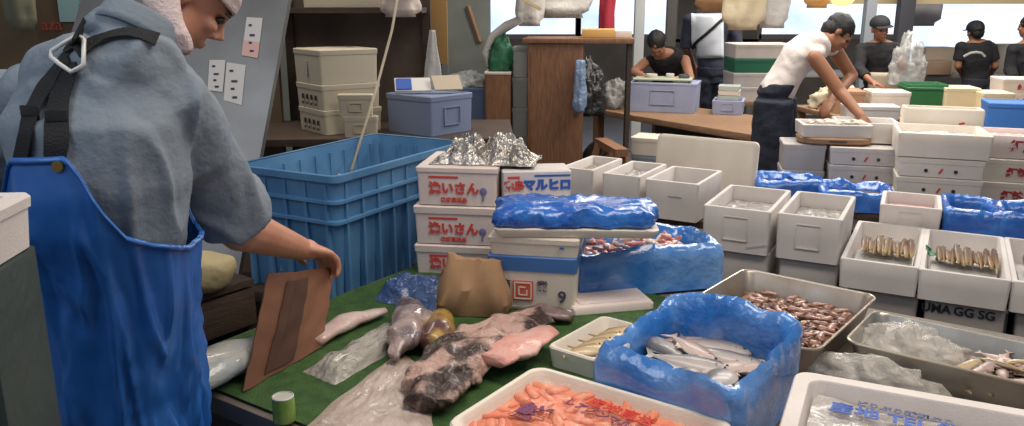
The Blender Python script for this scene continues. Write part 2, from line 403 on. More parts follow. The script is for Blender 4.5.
# film draped over the walls and rim of a box
def liner_bm(w, d, h, inner=.10, wall=.03, hang=None, amp=.012, back=0, seed=0, div=26, z0=.004, roll=1.0):
    b = NB(); hang = z0 if hang is None else hang; g = .013
    prof = [(w + 2 * g + .012, d + 2 * g + .012, hang), (w + 2 * g, d + 2 * g, hang * .7 + h * .3), (w + 2 * g, d + 2 * g, hang * .4 + h * .6), (w + .014 + .012 * roll, d + .014 + .012 * roll, h - .012), (w + .016, d + .016, h + .014 * roll),
            (w - wall * .8, d - wall * .8, h + .028 * roll), (w - wall * 1.8, d - wall * 1.8, h + .018 * roll), (w - wall * 2.6, d - wall * 2.6, h - .01), (w - wall * 2.8, d - wall * 2.8, h - inner * .5), (w - wall * 2.9, d - wall * 2.9, h - inner)]
    def fn(c, i):
        k = [0.6, .7, .7, .9, 1.2, 1.4, 1.4, 1.1, .6, .3][i]
        p = V((c.x + seed, c.y, c.z * .45)); n1 = V((nz(p, 9, 1), nz(p, 9, 2), nz(p, 9, 3))) * amp * .8 * k + V((jag(p, 8, 4), jag(p, 8, 5), jag(p, 8, 6))) * amp * .26 * k + V((jag(p, 22, 7), jag(p, 22, 8), jag(p, 22, 9))) * amp * .14 * k
        if i in (0,): n1.z = abs(n1.z) * .3
        if i < 4: n1 = V((n1.x * .7, n1.y * .7, n1.z)); n1 += V((c.x, c.y, 0)).normalized() * max(0, -(n1.x * c.x + n1.y * c.y)) * 4
        bk = back * max(0, (c.y / (d / 2))) ** 2 * (1 if 3 <= i <= 7 else 0) * (.7 + .6 * nz(p, 6, 9)); n1.z += bk
        return n1
    rings(b, [(a, c, z, .03) for a, c, z in prof], n=5, div=div, fn=fn, cap0=False, cap1=False)
    thick(b, .0012); return b
def film_box(name, label, c, yaw, w, d, h, film, amp=.012, back=0, seed=0, group=None, inner=.09, hang=None, boxmat=foam, cat='box', roll=1.0, wall=.03):
    t = thing(name, label, cat, c, R(yaw), group)
    obj('box_body', open_box_bm(w, d, h - .004, wall=min(.022, wall)), boxmat, t)
    obj('plastic_liner', liner_bm(w, d, h, inner, wall, amp=amp, back=back, seed=seed, hang=hang, roll=roll), film, t, smooth=75)
    return t
# ---- big blue lined box of silver fish
c = place((597, 356), .895, -37, .325, .345, .15); c.z = TZ + .001
B1 = film_box('lined_fish_box', 'large foreground fish box lined with crumpled blue plastic and filled with silver fish', c, -37, .325, .345, .142, blue_film_pale, amp=.017, back=.050, seed=3, inner=.10, wall=.017)
ice = M('wet_ice', (.20, .19, .19), .25, bump=(60, .9, .02), var=((.42, .42, .43), 22, .45, .7), coat=.6)
fill('crushed_ice', 'wet grey ice under the silver fish in the blue lined box', B1, .27, .29, .080, ice, .014, 26, cat='ice')
random.seed(5)
spec = [(-.09, .10, .8, .23, .085), (-.10, .02, 2.6, .24, .08), (.0, .10, .3, .22, .08), (-.03, .035, -.4, .22, .075), (.05, .05, .15, .27, .075), (.0, -.055, .35, .26, .075), (.075, -.02, 1.2, .20, .07), (.10, -.10, 1.7, .19, .08), (-.06, -.10, .5, .2, .07), (.12, .04, 1.35, .17, .07), (.03, -.12, 1.9, .16, .06)]
desc = ['dark backed silver fish at the back left corner of the blue lined box', 'silver fish along the left wall of the blue lined box', 'silver fish against the back wall of the blue lined box', 'silver fish half buried left of centre in the blue lined box', 'long slim fish lying across the top of the heap in the blue lined box', 'long pale bellied fish across the middle of the blue lined box', 'silver fish crossing under the long ones in the blue lined box', 'rounded silver fish in the right front corner of the blue lined box', 'silver fish along the front left of the blue lined box', 'short silver fish standing by the right wall of the blue lined box', 'small fish head down at the front of the blue lined box']
for i, (x, y, a, L, H) in enumerate(spec):
    c = loc_in(B1, x * .88, y * .88, .094 + .006 * (i % 4) + (.014 if i in (4, 5) else 0))
    make_fish('silver_fish', desc[i], 'fish', L * .78, H * .85, .026, silver if i % 3 else pinkfish, bend=.05 * ((i % 3) - 1), loc=c, rot=(.12 * ((i % 3) - 1), .08, R(-38) + a), group='silver fish in the blue lined box')
# ---- orange tray
c = place((447, 420), .845, -35, .48, .34, .095) - E2 * .015; c.z = TZ + .001
OT = thing('orange_fish_tray', 'white rimmed foam tray of orange fish pieces under printed film at the front', 'tray', c, R(-35))
obj('tray_body', open_box_bm(.48, .34, .092, .016, r=.035, taper=.02), foam_warm, OT)
orange = M('orange_flesh', (.78, .15, .06), .4, bump=(60, .4), var=((.82, .36, .20), 24), coat=.2)
orange2 = M('pale_orange_flesh', (.82, .26, .12), .4, bump=(60, .4), var=((.72, .16, .07), 22), coat=.5)
b = NB(); cap_tube(b, (-.03, 0, 0), (.03, .004, 0), .013, .010, 8)
for v in b.verts: v.co += V((nz(v.co, 40), nz(v.co, 40, 2), nz(v.co, 40, 3))) * .006; v.co.z *= .6
P0 = tag(obj('orange_fish_piece', b, orange, smooth=180), 'orange piece of fish flesh in the film covered tray', 'fish piece', 'orange fish pieces in the front tray')
b = NB(); cap_tube(b, (-.022, 0, 0), (.02, -.006, 0), .012, .014, 8)
for v in b.verts: v.co += V((nz(v.co, 50, 5), nz(v.co, 50, 6), nz(v.co, 40, 7))) * .006; v.co.z *= .6
P1 = tag(obj('orange_fish_piece', b, orange2, smooth=180), 'orange piece of fish flesh in the film covered tray', 'fish piece', 'orange fish pieces in the front tray')
k = 0
for lay in (0, 1):
    for i in range(9):
        for j in range(7):
            x = (i - 4) * .051 + random.uniform(-.012, .012) + lay * .01; y = (j - 3) * .044 + random.uniform(-.01, .01)
            if lay and (i + j) % 3 == 0: continue
            if abs(x) > .208 or abs(y) > .137: continue
            c = loc_in(OT, x, y, .061 + lay * .007); rot = (random.uniform(-.2, .2), random.uniform(-.2, .2), random.uniform(0, 6.28)); src = (P0, P1)[k % 2]
            if k < 2: o = src; o.location = c; o.rotation_euler = rot
            else: o = dup(src, c, rot)
            k += 1
b = NB(); rings(b, [(.425, .285, .020, .03), (.442, .302, .066, .03)]); obj('roe_bed', b, orange, OT)
b = NB(); sheet(b, lambda u, v: V(((u - .5) * .452, (v - .5) * .312, .0815 + .003 * nz((u * 3, v * 3, 0), 2) + .0015 * nz((u * 14, v * 10, 0), 1.5) - .003 * math.sin(math.pi * u) * math.sin(math.pi * v))), 40, 30)
thick(b, .0006)
film_o = tag(obj('cover_film', b, M('printed_clear_film', (.85, .55, .42), .16, bump=(25, .5, .01), alpha=.06, coat=.8), loc=OT.location.copy(), rz=R(-35)), 'clear printed film stretched over the orange fish tray', 'film')
purple = M('purple_print', (.16, .03, .10), .6); redp = M('bright_red_print', (.62, .05, .03), .6)
def on_top(x, y, z, a=0): return Matrix.Translation((x, y, z)) @ Matrix.Rotation(a, 4, 'Z')
text_obj('blue_print', 'しアノンマルヒロ', .028, purple, film_o, on_top(.01, .055, .0835, R(-8)), bold=.0008)
text_obj('red_print', '産地直送', .040, redp, film_o, on_top(.02, .09, .084, R(-4)), bold=.0008)
text_obj('dark_print', '鮮', .075, purple, film_o, on_top(-.13, -.02, .083), bold=.002)
text_obj('red_round_print', '旬', .09, redp, film_o, on_top(.03, -.045, .083), bold=.002)
for x, y in ((-.17, .10), (-.09, .12), (-.19, -.02), (-.10, .04), (.15, .0), (-.03, .0)):
    pass
# ---- foam box front right, with print
c = back_place((796, 369), .905, -25, .56, .40, .15); c.z = TZ + .001
FR = open_box('foam_fish_box', 'large white foam box in the bottom right corner with blue printed film inside', None, 0, -25, .56, .40, .153, foam, mark=None, wall=.034, loc=c, r=.03)
pinkflesh = M('pale_pink_flesh', (.72, .47, .40), .35, bump=(40, .5), var=((.80, .68, .62), 14), coat=.4)
b0 = fish_bm(.30, .09, .04)
for i, (x, y, a, lab) in enumerate(((-.12, .04, .3, 'left pink fish under the film of the bottom right foam box'), (.03, .06, -.2, 'middle pink fish under the film of the bottom right foam box'), (.14, -.02, .2, 'right pink fish under the film of the bottom right foam box'), (-.06, -.08, .1, 'front pink fish under the film of the bottom right foam box'))):
    make_fish('pink_fish', lab, 'fish', .26, .09, .042, pinkflesh, 0.04, loc_in(FR, x, y, .05 + .008 * i), (0, 0, R(-25) + a), 'pink fish in the bottom right foam box')
b = NB(); rings(b, [(.46, .31, .024, .02), (.46, .31, .05, .02)]); fb = obj('ice_bed', b, M('pale_ice', (.66, .58, .54), .4, bump=(60, .8, .01)), FR)
b = NB(); sheet(b, lambda u, v: V(((u - .5) * .475, (v - .5) * .315, .122 + .010 * nz((u * 4, v * 4, 0), 1.6, 3) + .004 * abs(nz((u * 9, v * 9, 0), 2)) - .012 * math.sin(math.pi * u))), 44, 34); thick(b, .0006)
ff = tag(obj('cover_film', b, M('milky_print_film', (.80, .78, .76), .15, bump=(30, .9, .02), alpha=.35, coat=.7), loc=FR.location.copy(), rz=R(-25)), 'crinkled clear film with blue lettering inside the bottom right foam box', 'film')
text_obj('blue_print', '産地 TEL 鮮魚店', .046, blue_ink, ff, on_top(-.04, .098, .130, R(-2)), bold=.0012)
text_obj('small_blue_print', 'どりぷり新鮮ぶり', .022, M('grey_blue_print', (.15, .17, .30), .6), ff, on_top(-.07, .135, .130, R(-4)), bold=.0006)
# ---- steel trays
def steel_tray(name, label, c, yaw, w, d, h, mat, grp=None):
    t = thing(name, label, 'tray', c, R(yaw), grp); b = NB()
    rings(b, [(w - .05, d - .05, 0, .03), (w - .012, d - .012, h - .008, .035), (w, d, h - .006, .035), (w + .002, d + .002, h, .035), (w - .006, d - .006, h, .035), (w - .016, d - .016, h - .006, .034), (w - .054, d - .054, .003, .03)], n=5)
    obj('tray_pan', b, mat, t)
    b = NB(); p = [V((x, y, h - .001)) for x, y in rrect(w, d, .036, 5)]; p.append(p[0]); tube(b, p, .0038, 8, cap=False); obj('rolled_rim', b, M('bright_rim', (.62, .52, .40), .3, .9), t)
    return t
c = back_place((745, 268), .845, -39, .40, .50, .09); c.z = TZ + .001
T1 = steel_tray('steel_tray', 'deep stained steel tray of small reddish brown squid behind the blue lined box', c, -39, .40, .50, .092, steel_warm)
brown_sq = M('reddish_brown_squid', (.10, .04, .028), .3, bump=(60, .4), var=((.46, .22, .15), 40), coat=.5)
pale_sq = M('pale_squid', (.34, .19, .13), .3, bump=(60, .4), var=((.30, .12, .08), 40), coat=.5)
fill('small_squid_layer', 'lower layer of small brown squid in the stained steel tray', T1, .345, .445, .024, brown_sq, .010, 50, cat='squid')
def squid_bm():
    b = NB(); cap_tube(b, (0, 0, .008), (.030, .006, .008), .012, .006, 8)
    for k in range(5):
        a = (k - 2) * .28; tube(b, [(-.004, 0, .008), (-.022, .02 * a, .009), (-.038, .045 * a + .004 * math.sin(k * 2), .006)], [.004, .003, .0012], 5)
    sheet(b, lambda u, v: V((.020 + .02 * u, .006 + (v - .5) * .034 * (1 - u), .008)), 2, 2)
    for v in b.verts: v.co += V((nz(v.co, 70), nz(v.co, 70, 2), 0)) * .008; v.co.z *= .7
    return b
Q = [tag(obj('small_squid', squid_bm(), m, smooth=180), 'small brownish squid lying in the stained steel tray', 'squid', 'small squid in the steel tray') for m in (brown_sq, pale_sq, brown_sq)]
n = 0
for i in range(9):
    for j in range(10):
        x = (i - 4) * .037 + random.uniform(-.01, .01); y = (j - 4.5) * .042 + random.uniform(-.01, .01)
        if abs(x) > .145 or abs(y) > .19: continue
        c = loc_in(T1, x, y, .038 + random.uniform(0, .006)); rot = (random.uniform(-.25, .25), random.uniform(-.2, .2), random.uniform(0, 6.28))
        if n < 3: Q[n].location = c; Q[n].rotation_euler = rot
        else: dup(Q[n % 3], c, rot)
        n += 1
c = back_place((880, 308), .84, -38, .50, .30, .08); c.z = TZ + .001
T2 = steel_tray('steel_tray', 'long bright steel tray holding small pink fish and a clear plastic bag on the right', c, -38, .52, .27, .085, steel)
ls = []
b = NB(); rings(b, [(.46, .21, .006, .02), (.475, .225, .026, .02)]); obj('ice_bed', b, M('grey_slush', (.34, .32, .30), .35, bump=(50, .9, .01)), T2)
for i in range(46):
    x = random.uniform(-.02, .215); y = random.uniform(-.085, .085)
    c = loc_in(T2, x, y, .026 + .010 * (i % 3)); rot = (random.uniform(-.3, .3), random.uniform(-.2, .2), random.uniform(0, 6.28))
    if i < 2: ls.append(make_fish('small_pink_fish', 'small pinkish fish scattered in the bright steel tray', 'fish', .11, .028, .016, (pinkfish, goldfish)[i], .06, c, rot, 'small pink fish in the bright steel tray', detail=False))
    else: dup(ls[i % 2], c, rot)
def crumple(name, label, cen, rx, ry, hz, mat, seed=0, cat='plastic bag', rz=0, n=30, parent=None):
    b = NB(); ell(b, (0, 0, 0), (rx, ry, hz), seg=n * 2, rings=n)
    for v in b.verts:
        p = v.co.copy(); k = 1 + .22 * nz(p, 10, seed) + .10 * jag(p, 16, seed + 1) + .05 * jag(p, 40, seed + 2); v.co = V((p.x * k, p.y * k, max(-.2 * hz, p.z * k)))
        v.co.z += .2 * hz
    o = obj(name, b, mat, loc=cen, rz=rz, smooth=180); return tag(o, label, cat)
crumple('clear_plastic_bag', 'crumpled clear plastic bag lying in the left half of the bright steel tray', loc_in(T2, -.125, .0, .027), .125, .088, .075, milky_film, 3, rz=R(-38))
crumple('clear_plastic_bag', 'flat crumpled clear plastic wrap in front of the bright steel tray', G(860, 368, .80) + V((.03, -.02, -.046)), .17, .062, .060, milky_film, 8, rz=R(-38))
# ---- small white tray left of the lined box
c = back_place((607, 314), .81, -38, .14, .30, .06); c.z = TZ + .001
ST = open_box('foam_tray', 'narrow white foam tray of yellowish fish tucked behind the orange tray', None, 0, -38, .15, .27, .06, foam_warm, mark=None, wall=.012, loc=c, r=.02, cat='tray')
for i in range(4):
    o_ = make_fish('yellowish_fish', ('yellowish fish nearest the front in the narrow foam tray', 'second yellowish fish from the front in the narrow foam tray', 'third yellowish fish from the front in the narrow foam tray', 'yellowish fish at the back of the narrow foam tray')[i], 'fish', .13, .050, .024, goldfish, .03, loc_in(ST, 0, -.08 + i * .05, .034), (0, 0, R(-38) + 1.1), 'yellowish fish in the narrow foam tray')
# ---- blue lined box of pink shellfish behind
c0 = V((.205, 2.42, 0)); u_ = V((math.cos(R(14)), math.sin(R(14)), 0)); v_ = V((-u_.y, u_.x, 0))
c = c0 + u_ * .25 + v_ * .15; c.z = TZ + .001
B2 = film_box('lined_fish_box', 'blue plastic lined box heaped with pink and white fish scraps beside the number nine box', c, 14, .49, .27, .125, blue_film_pale, amp=.014, back=.0, seed=9, inner=.05)
pinkmeat = M('pink_meat', (.62, .20, .17), .3, bump=(60, .3), coat=.5, var=((.75, .45, .40), 30)); whitemeat = M('white_meat', (.70, .60, .56), .3, bump=(60, .3), coat=.5)
fill('fish_scrap_bed', 'bed of pink fish scraps in the second blue lined box', B2, .37, .15, .108, pinkmeat, .010, 40, cat='fish scraps')
L_ = []
for i in range(60):
    c = loc_in(B2, random.uniform(-.17, .17), random.uniform(-.065, .065), .126 + random.uniform(0, .018)); rot = (random.uniform(-.5, .5), random.uniform(-.5, .5), random.uniform(0, 6.28))
    if i < 2:
        b = NB(); cap_tube(b, (-.018, 0, 0), (.018, .003, 0), .008, .005, 8)
        for v in b.verts: v.co += V((nz(v.co, 60), nz(v.co, 60, 2), nz(v.co, 60, 3))) * .006
        L_.append(tag(obj('fish_scrap', b, (pinkmeat, whitemeat)[i], loc=c, smooth=180), 'small pink or white fish scrap in the second blue lined box', 'fish scrap', 'fish scraps in the second blue lined box')); L_[-1].rotation_euler = rot
    else: dup(L_[i % 2], c, rot)
# foam lid lying in front of it
c = G(606, 306, TZ); t = thing('foam_slab', 'flat white foam slab lying between the two blue lined boxes', 'foam', c, R(14))
b = NB(); rings(b, [(.26, .14, .001, .01), (.26, .14, .022, .01), (.25, .13, .028, .01)]); obj('lid_panel', b, foam_pink, t)
b = NB(); rings(b, [(.20, .09, .0282, .01), (.198, .088, .031, .01)]); obj('raised_centre', b, foam_pink, t)
# ---- number nine box and what it carries
a = G(487, 268, .885); a.z = 0; yaw = -10; u9 = V((math.cos(R(yaw)), math.sin(R(yaw)), 0)); v9 = V((-u9.y, u9.x, 0))
c = a + u9 * .135 + v9 * .19; N9 = thing('printed_fish_box', 'white foam fish box with red square emblem and number 9', 'box', V((c.x, c.y, TZ + .001)), R(yaw))
b = NB(); rings(b, [(.255, .365, 0, .008), (.262, .372, .128, .008)]); obj('box_body', b, foam_warm, N9)
b = NB(); rings(b, [(.268, .378, .129, .008), (.270, .380, .172, .008), (.262, .372, .176, .008)]); obj('lid', b, M('blue_band', (.05, .16, .42), .5), N9); N9.children[-1]['label'] = 'blue lid'
N9B = N9.children[0]
yy = -.187
b = NB(); bx(b, (-.026, yy, .068), (.062, .003, .062)); obj('red_emblem', b, M('emblem_red', (.66, .12, .07), .6), N9B)
b = NB()
for s in (((-0.026, yy - .0015, .093), (.05, .003, .004)), ((-0.026, yy - .0015, .043), (.05, .003, .004)), ((-0.051, yy - .0015, .068), (.004, .003, .05)), ((-0.001, yy - .0015, .068), (.004, .003, .05)), ((-0.026, yy - .0015, .055), (.028, .003, .004)), ((-0.038, yy - .0015, .066), (.004, .003, .026)), ((-0.029, yy - .0015, .079), (.022, .003, .004)), ((-0.014, yy - .0015, .064), (.004, .003, .012))): bx(b, *s)
obj('emblem_lines', b, foam_warm, N9B)
dk = M('dark_print', (.07, .06, .10), .6)
text_obj('left_print', '箱', .034, dk, N9B, on_front(-.080, .083, yy - .001), bold=.001); text_obj('right_print', '業', .034, dk, N9B, on_front(.032, .083, yy - .001), bold=.001)
text_obj('number_print', '9', .052, dk, N9B, on_front(.092, .052, yy - .001), bold=.001)
b = NB(); bx(b, (-.03, yy, .016), (.13, .003, .006)); obj('moulded_bar', b, foam_grey, N9B)
z1 = TZ + .001 + .177
UB = lidded_box('foam_box', 'plain white foam box between the number nine box and the blue wrapped tray', None, 0, yaw, .275, .385, .058, foam_warm, mark=None, loc=V((c.x + .004, c.y, z1)), lid=.02)
b = NB(); bx(b, (.085, -.193, .03), (.012, .003, .006)); obj('blue_tick', b, blue_ink, UB)
z2 = z1 + .059
cw = a + u9 * .250 + v9 * .125; WT = thing('wrapped_tray', 'shallow tray wrapped in shiny blue foil film on top of the number nine stack', 'tray', V((cw.x, cw.y, z2)), R(-3))
b = NB(); rings(b, [(.46, .22, .001, .02), (.485, .24, .02, .02), (.485, .24, .026, .02), (.44, .20, .027, .02)]); obj('tray_base', b, foam_warm, WT)
def wf(c, i):
    k = .008 if i else .003; cs = (c.x, c.y, c.z * .35); j = .011 * jag(cs, 11, 4) + .006 * jag(cs, 28, 6)
    o = V((c.x, c.y, 0)).normalized() * j; return V((o.x, o.y, .5 * k * nz(c, 20, 3) * 2 + (.006 * jag(c, 22, 8) if i > 2 else 0)))
b = NB(); rings(b, [(.46, .21, .029, .03), (.478, .225, .038, .03), (.470, .22, .050, .03), (.474, .222, .062, .03), (.462, .21, .076, .04), (.40, .16, .084, .05), (.25, .08, .085, .05), (.06, .03, .083, .01)], n=6, div=22, fn=wf)
obj('blue_foil_wrap', b, blue_film_dark, WT, smooth=60)
# ---- stack of three white printed boxes at left
def box_print(t, w, d, h, left=True):
    t = t.children[0]
    y = -d / 2 - .0015
    if left:
        text_obj('red_print', '漁いさん', .043, red_ink, t, on_front(-.01, h * .50, y), bold=.0018)
        b = NB(); bx(b, (-.045, y + .001, h * .85), (.10, .003, .007)); obj('red_underline', b, red_ink, t)
        text_obj('small_red_print', '漁協直送品', .018, red_ink, t, on_front(-.01, h * .16, y), bold=.0006)
        b = NB(); ell(b, (.09, y + .001, h * .45), (.012, .002, .013)); tube(b, [(.092, y + .001, h * .40), (.088, y + .001, h * .16)], .003, 6); obj('blue_fish_emblem', b, M('violet_print', (.20, .17, .38), .6), t)
ls_ = [None] * 3
aL = G(418, 165, 1.122)
u3 = V((math.cos(R(-8)), math.sin(R(-8)), 0)); v3 = V((-u3.y, u3.x, 0)); p = G(497, 171, 1.122); p.z = 0
zc = TZ + .001
for i, (h, lab) in enumerate(((.108, 'bottom white box with red lettering in the stack beside the blue tub'), (.132, 'middle white box with red lettering in the stack beside the blue tub'), (.125, 'top white red lettered box beside the blue tub, with foil heaped on it'))):
    w_ = .29 if i < 2 else .275
    cc = p - u3 * (w_ / 2 - (.004 if i < 2 else 0)) + v3 * .16; t = thing('printed_fish_box', lab, 'box', V((cc.x, cc.y, zc)), R(-8), 'white boxes with red lettering stacked beside the blue tub')
    b = NB(); rings(b, [(w_ - .012, .30, 0, .008), (w_ - .004, .308, h - .026 if i < 2 else h, .008)] + ([(w_ - .03, .28, h, .01)] if i == 2 else [])); obj('box_body', b, foam_pink, t)
    if i < 2: b = NB(); rings(b, [(w_ + .004, .316, h - .025, .008), (w_ + .006, .318, h - .004, .008), (w_ - .004, .308, h, .008)]); obj('lid', b, foam_pink, t)
    else: b = NB(); rings(b, [(w_ + .002, .314, h - .012, .008), (w_ + .002, .314, h + .002, .008), (w_ - .012, .30, h + .004, .008)]); obj('lid', b, foam_pink, t)
    box_print(t, w_, .306, h - (.026 if i < 2 else .012)); zc += h + .004
    ls_[i] = t
# maruhiro box
u4 = V((math.cos(R(6)), math.sin(R(6)), 0)); v4 = V((-u4.y, u4.x, 0)); q = p + V((.012, .0, 0)); cc = q + u4 * .112 + v4 * .07; cc = V((cc.x + .010, cc.y, .99))
MB_ = thing('printed_fish_box', 'white box lettered in big blue katakana behind the blue foil wrapped tray', 'box', cc, R(6))
b = NB(); rings(b, [(.224, .13, 0, .006), (.230, .134, .125, .006), (.220, .124, .129, .006)]); obj('box_body', b, foam, MB_)
text_obj('blue_katakana', 'マルヒロ', .040, blue_ink, MB_.children[0], on_front(.034, .080, -.0685), bold=.0028)
text_obj('red_print', '鹿島', .034, red_ink, MB_.children[0], on_front(-.078, .078, -.0685), bold=.0022)
b = NB(); bx(b, (.05, -.067, .113), (.12, .003, .006)); obj('small_blue_line', b, blue_ink, MB_.children[0]); b = NB(); bx(b, (-.078, -.067, .108), (.04, .003, .008)); obj('small_red_line', b, red_ink, MB_.children[0])
t = lidded_box('foam_box', 'plain white foam box hidden under the katakana box', None, 0, 6, .235, .125, .238, foam, mark=None, loc=V((cc.x, cc.y, TZ + .001)))
# foil heap
foil = M('silver_foil', (.62, .60, .58), .22, .85, bump=(45, .9, .02), var=((.42, .38, .33), 12))
b = NB()
def ff_(u, v):
    x = (u - .5) * .36; y = (v - .5) * .22; e = min(1, 6 * min(u, 1 - u, v, 1 - v))
    h = .035 + .055 * math.sin(math.pi * u) ** .7 * math.sin(math.pi * v) ** .7; p_ = V((x, y, 0))
    return V((x + .012 * nz(p_, 18, 1), y + .012 * nz(p_, 18, 2), max(.002, e * (h * .8 + .030 * jag(p_, 14, 5) + .016 * jag(p_, 32, 6)) - .012)))
sheet(b, ff_, 64, 40); thick(b, .001)
cc = p - u3 * .08 + v3 * .15
tag(obj('silver_foil_sheet', b, foil, loc=V((cc.x + .02, cc.y, zc + .001)), rz=R(-8), smooth=30), 'crumpled sheet of silver foil heaped on top of the white printed boxes', 'foil')
# ------------------------------------------------------------ loose fish and bags on the green mat
def lump(name, label, cat, pts, rad, mat, flat=.5, amp=.006, sc=30, n=18, seed=0, sub=4, zoff=0):
    P = []; RR = []
    for i in range(len(pts) - 1):
        for k in range(sub):
            t_ = k / sub; P.append(V(pts[i]).lerp(V(pts[i + 1]), t_)); RR.append(rad[i] + (rad[i + 1] - rad[i]) * t_)
    P.append(V(pts[-1])); RR.append(rad[-1]); b = NB()
    tube(b, P, RR, n, flat=((0, 0, 1), flat))
    for v in b.verts:
        v.co += V((nz(v.co, sc, seed), nz(v.co, sc, seed + 1), nz(v.co, sc, seed + 2))) * amp
    z0 = min(v.co.z for v in b.verts); c = sum((v.co for v in b.verts), V()) / len(b.verts)
    for v in b.verts: v.co = v.co - V((c.x, c.y, z0))
    o = obj(name, b, mat, loc=V((c.x, c.y, TZ + .0065 + zoff)), smooth=180); return tag(o, label, cat)
monk = M('mottled_monkfish_skin', (.045, .022, .016), .4, bump=(70, .9, .012), var=((.56, .36, .30), 10, .45, .56), coat=.2)
t = lump('mottled_fish', 'big mottled dark brown fish opened to show pale flesh beside the orange tray', 'fish', [G(428, 412, .77), G(440, 385, .77), G(462, 362, .77), G(500, 340, .77), G(545, 324, .77)], [.055, .085, .095, .085, .05], monk, .34, .019, 24, seed=4, n=40, sub=14)
b = NB(); tube(b, [V(v) for v in (G(432, 360, .80), G(455, 346, .805), G(490, 328, .80))], [.014, .022, .012], 10, flat=((0, 0, 1), .5))
for v in b.verts: v.co += V((nz(v.co, 40), nz(v.co, 40, 2), nz(v.co, 40, 3))) * .012
obj('dark_fin', b, M('dark_fin', (.05, .025, .02), .4, bump=(50, .5), var=((.2, .1, .08), 20)), t, world=True, smooth=180)
lump('pink_fillet', 'smooth pink slab of fish flesh behind the mottled fish', 'fish', [G(492, 364, .80), G(518, 350, .80), G(548, 333, .80)], [.045, .062, .035], M('pink_fillet_flesh', (.72, .30, .24), .4, coat=.2, bump=(60, .6, .008), var=((.74, .46, .39), 16)), .28, .008, zoff=.032)
lump('dark_fish', 'dark grey brown fish lying at the back edge by the number nine box', 'fish', [G(518, 323, .76), G(542, 318, .76), G(572, 322, .76)], [.03, .045, .03], M('dark_fish_skin', (.09, .06, .06), .35, coat=.4, var=((.3, .2, .19), 20)), .5, .008)
grey_fish = M('grey_rose_fish', (.50, .38, .35), .3, bump=(60, .7, .008), var=((.13, .09, .10), 11, .42, .62), coat=.6)
t = lump('wrapped_grey_fish', 'pointed grey fish head poking out of clear wrap on the green mat', 'fish', [G(392, 362, .78), G(405, 345, .785), G(412, 325, .78), G(408, 310, .77)], [.012, .048, .058, .03], grey_fish, .7, .012, 22, seed=2, n=26, sub=8)
b = NB(); ell(b, G(399, 338, .812), (.008, .008, .006)); obj('eye', b, M('fish_eye', (.02, .02, .02), .1), t, world=True)
lump('slim_pink_fish', 'slim pinkish white fish lying behind the wrapped fish on the green mat', 'fish', [G(316, 345, .765), G(345, 325, .77), G(385, 314, .765)], [.02, .036, .014], M('rosy_fish', (.62, .40, .36), .3, bump=(60, .5, .006), var=((.66, .58, .54), 14), coat=.5), .6, .006, 22)
lump('round_small_fish', 'small rounded yellow and plum coloured fish on the green mat', 'fish', [G(430, 350, .78), G(438, 338, .782), G(441, 324, .77)], [.026, .050, .036], M('yellow_plum', (.10, .03, .035), .35, var=((.50, .32, .06), 12, .42, .6), coat=.4), .8, .003)
lump('pale_belly_fish', 'large white bellied fish at the left end of the table by the cardboard', 'fish', [G(185, 388, .78), G(212, 374, .785), G(243, 360, .78), G(275, 348, .77)], [.06, .070, .060, .035], M('white_belly_skin', (.60, .58, .52), .28, bump=(70, .5, .006), var=((.30, .36, .40), 9, .40, .70), coat=.5), .62, .008, 18)
b = NB()
def quad(c, fn, nu=30, nv=30):
    b_ = NB(); c = [V(k) for k in c]
    sheet(b_, lambda u, v: c[0] * (1 - u) * (1 - v) + c[1] * u * (1 - v) + c[2] * u * v + c[3] * (1 - u) * v + V(fn(u, v)), nu, nv); return b_
def edge(u, v): return min(1, 8 * min(u, 1 - u, v, 1 - v))
z = TZ + .006
b = quad([G(302, 372, z), G(395, 322, z), G(405, 345, z), G(335, 385, z)], lambda u, v: (.006 * nz((u * 5, v * 5, 0), 1), .006 * nz((u * 5, v * 5, 3), 1), edge(u, v) * (.012 + .018 * math.sin(math.pi * v) + .006 * jag((u, v, 0), 4)))); thick(b, .0008)
tag(obj('clear_plastic_wrap', b, milky_film, world=True, loc=G(360, 355, z)), 'cloudy crumpled plastic wrap trailing left from the grey fish head', 'plastic wrap')
b = quad([G(290, 440, z), G(400, 352, z), G(425, 372, z), G(440, 460, z)], lambda u, v: (.012 * nz((u * 4, v * 4, 0), 1), .012 * nz((u * 4, v * 4, 3), 1), edge(u, v) * (.012 + .005 * nz((u, v, 0), 4) + .002 * jag((u, v, 2), 9) + .002 * nz((u, v, 0), 40))), 60, 60); thick(b, -.004)
tag(obj('crushed_ice', b, M('pinkish_crushed_ice', (.44, .34, .28), .4, bump=(90, .6, .008), var=((.56, .46, .40), 16), coat=.3), world=True, loc=G(370, 400, z)), 'thin bed of pinkish crushed ice spread on the front of the green mat', 'ice', kind='stuff')
b = quad([G(372, 300, z), G(400, 280, z), G(462, 286, z), G(440, 316, z)], lambda u, v: (.01 * nz((u * 5, v * 5, 0), 1), .01 * nz((u * 5, v * 5, 3), 1), edge(u, v) * (.02 + .022 * math.sin(math.pi * u) + .012 * jag((u, v, 1), 5)))); thick(b, .001)
tag(obj('blue_plastic_bag', b, M('translucent_blue_bag', (.025, .07, .24), .2, bump=(34, .9, .02), var=((.10, .17, .36), 9), alpha=.93, coat=.5), world=True, loc=G(415, 295, z)), 'limp translucent blue plastic bag in front of the red lettered boxes', 'plastic bag')
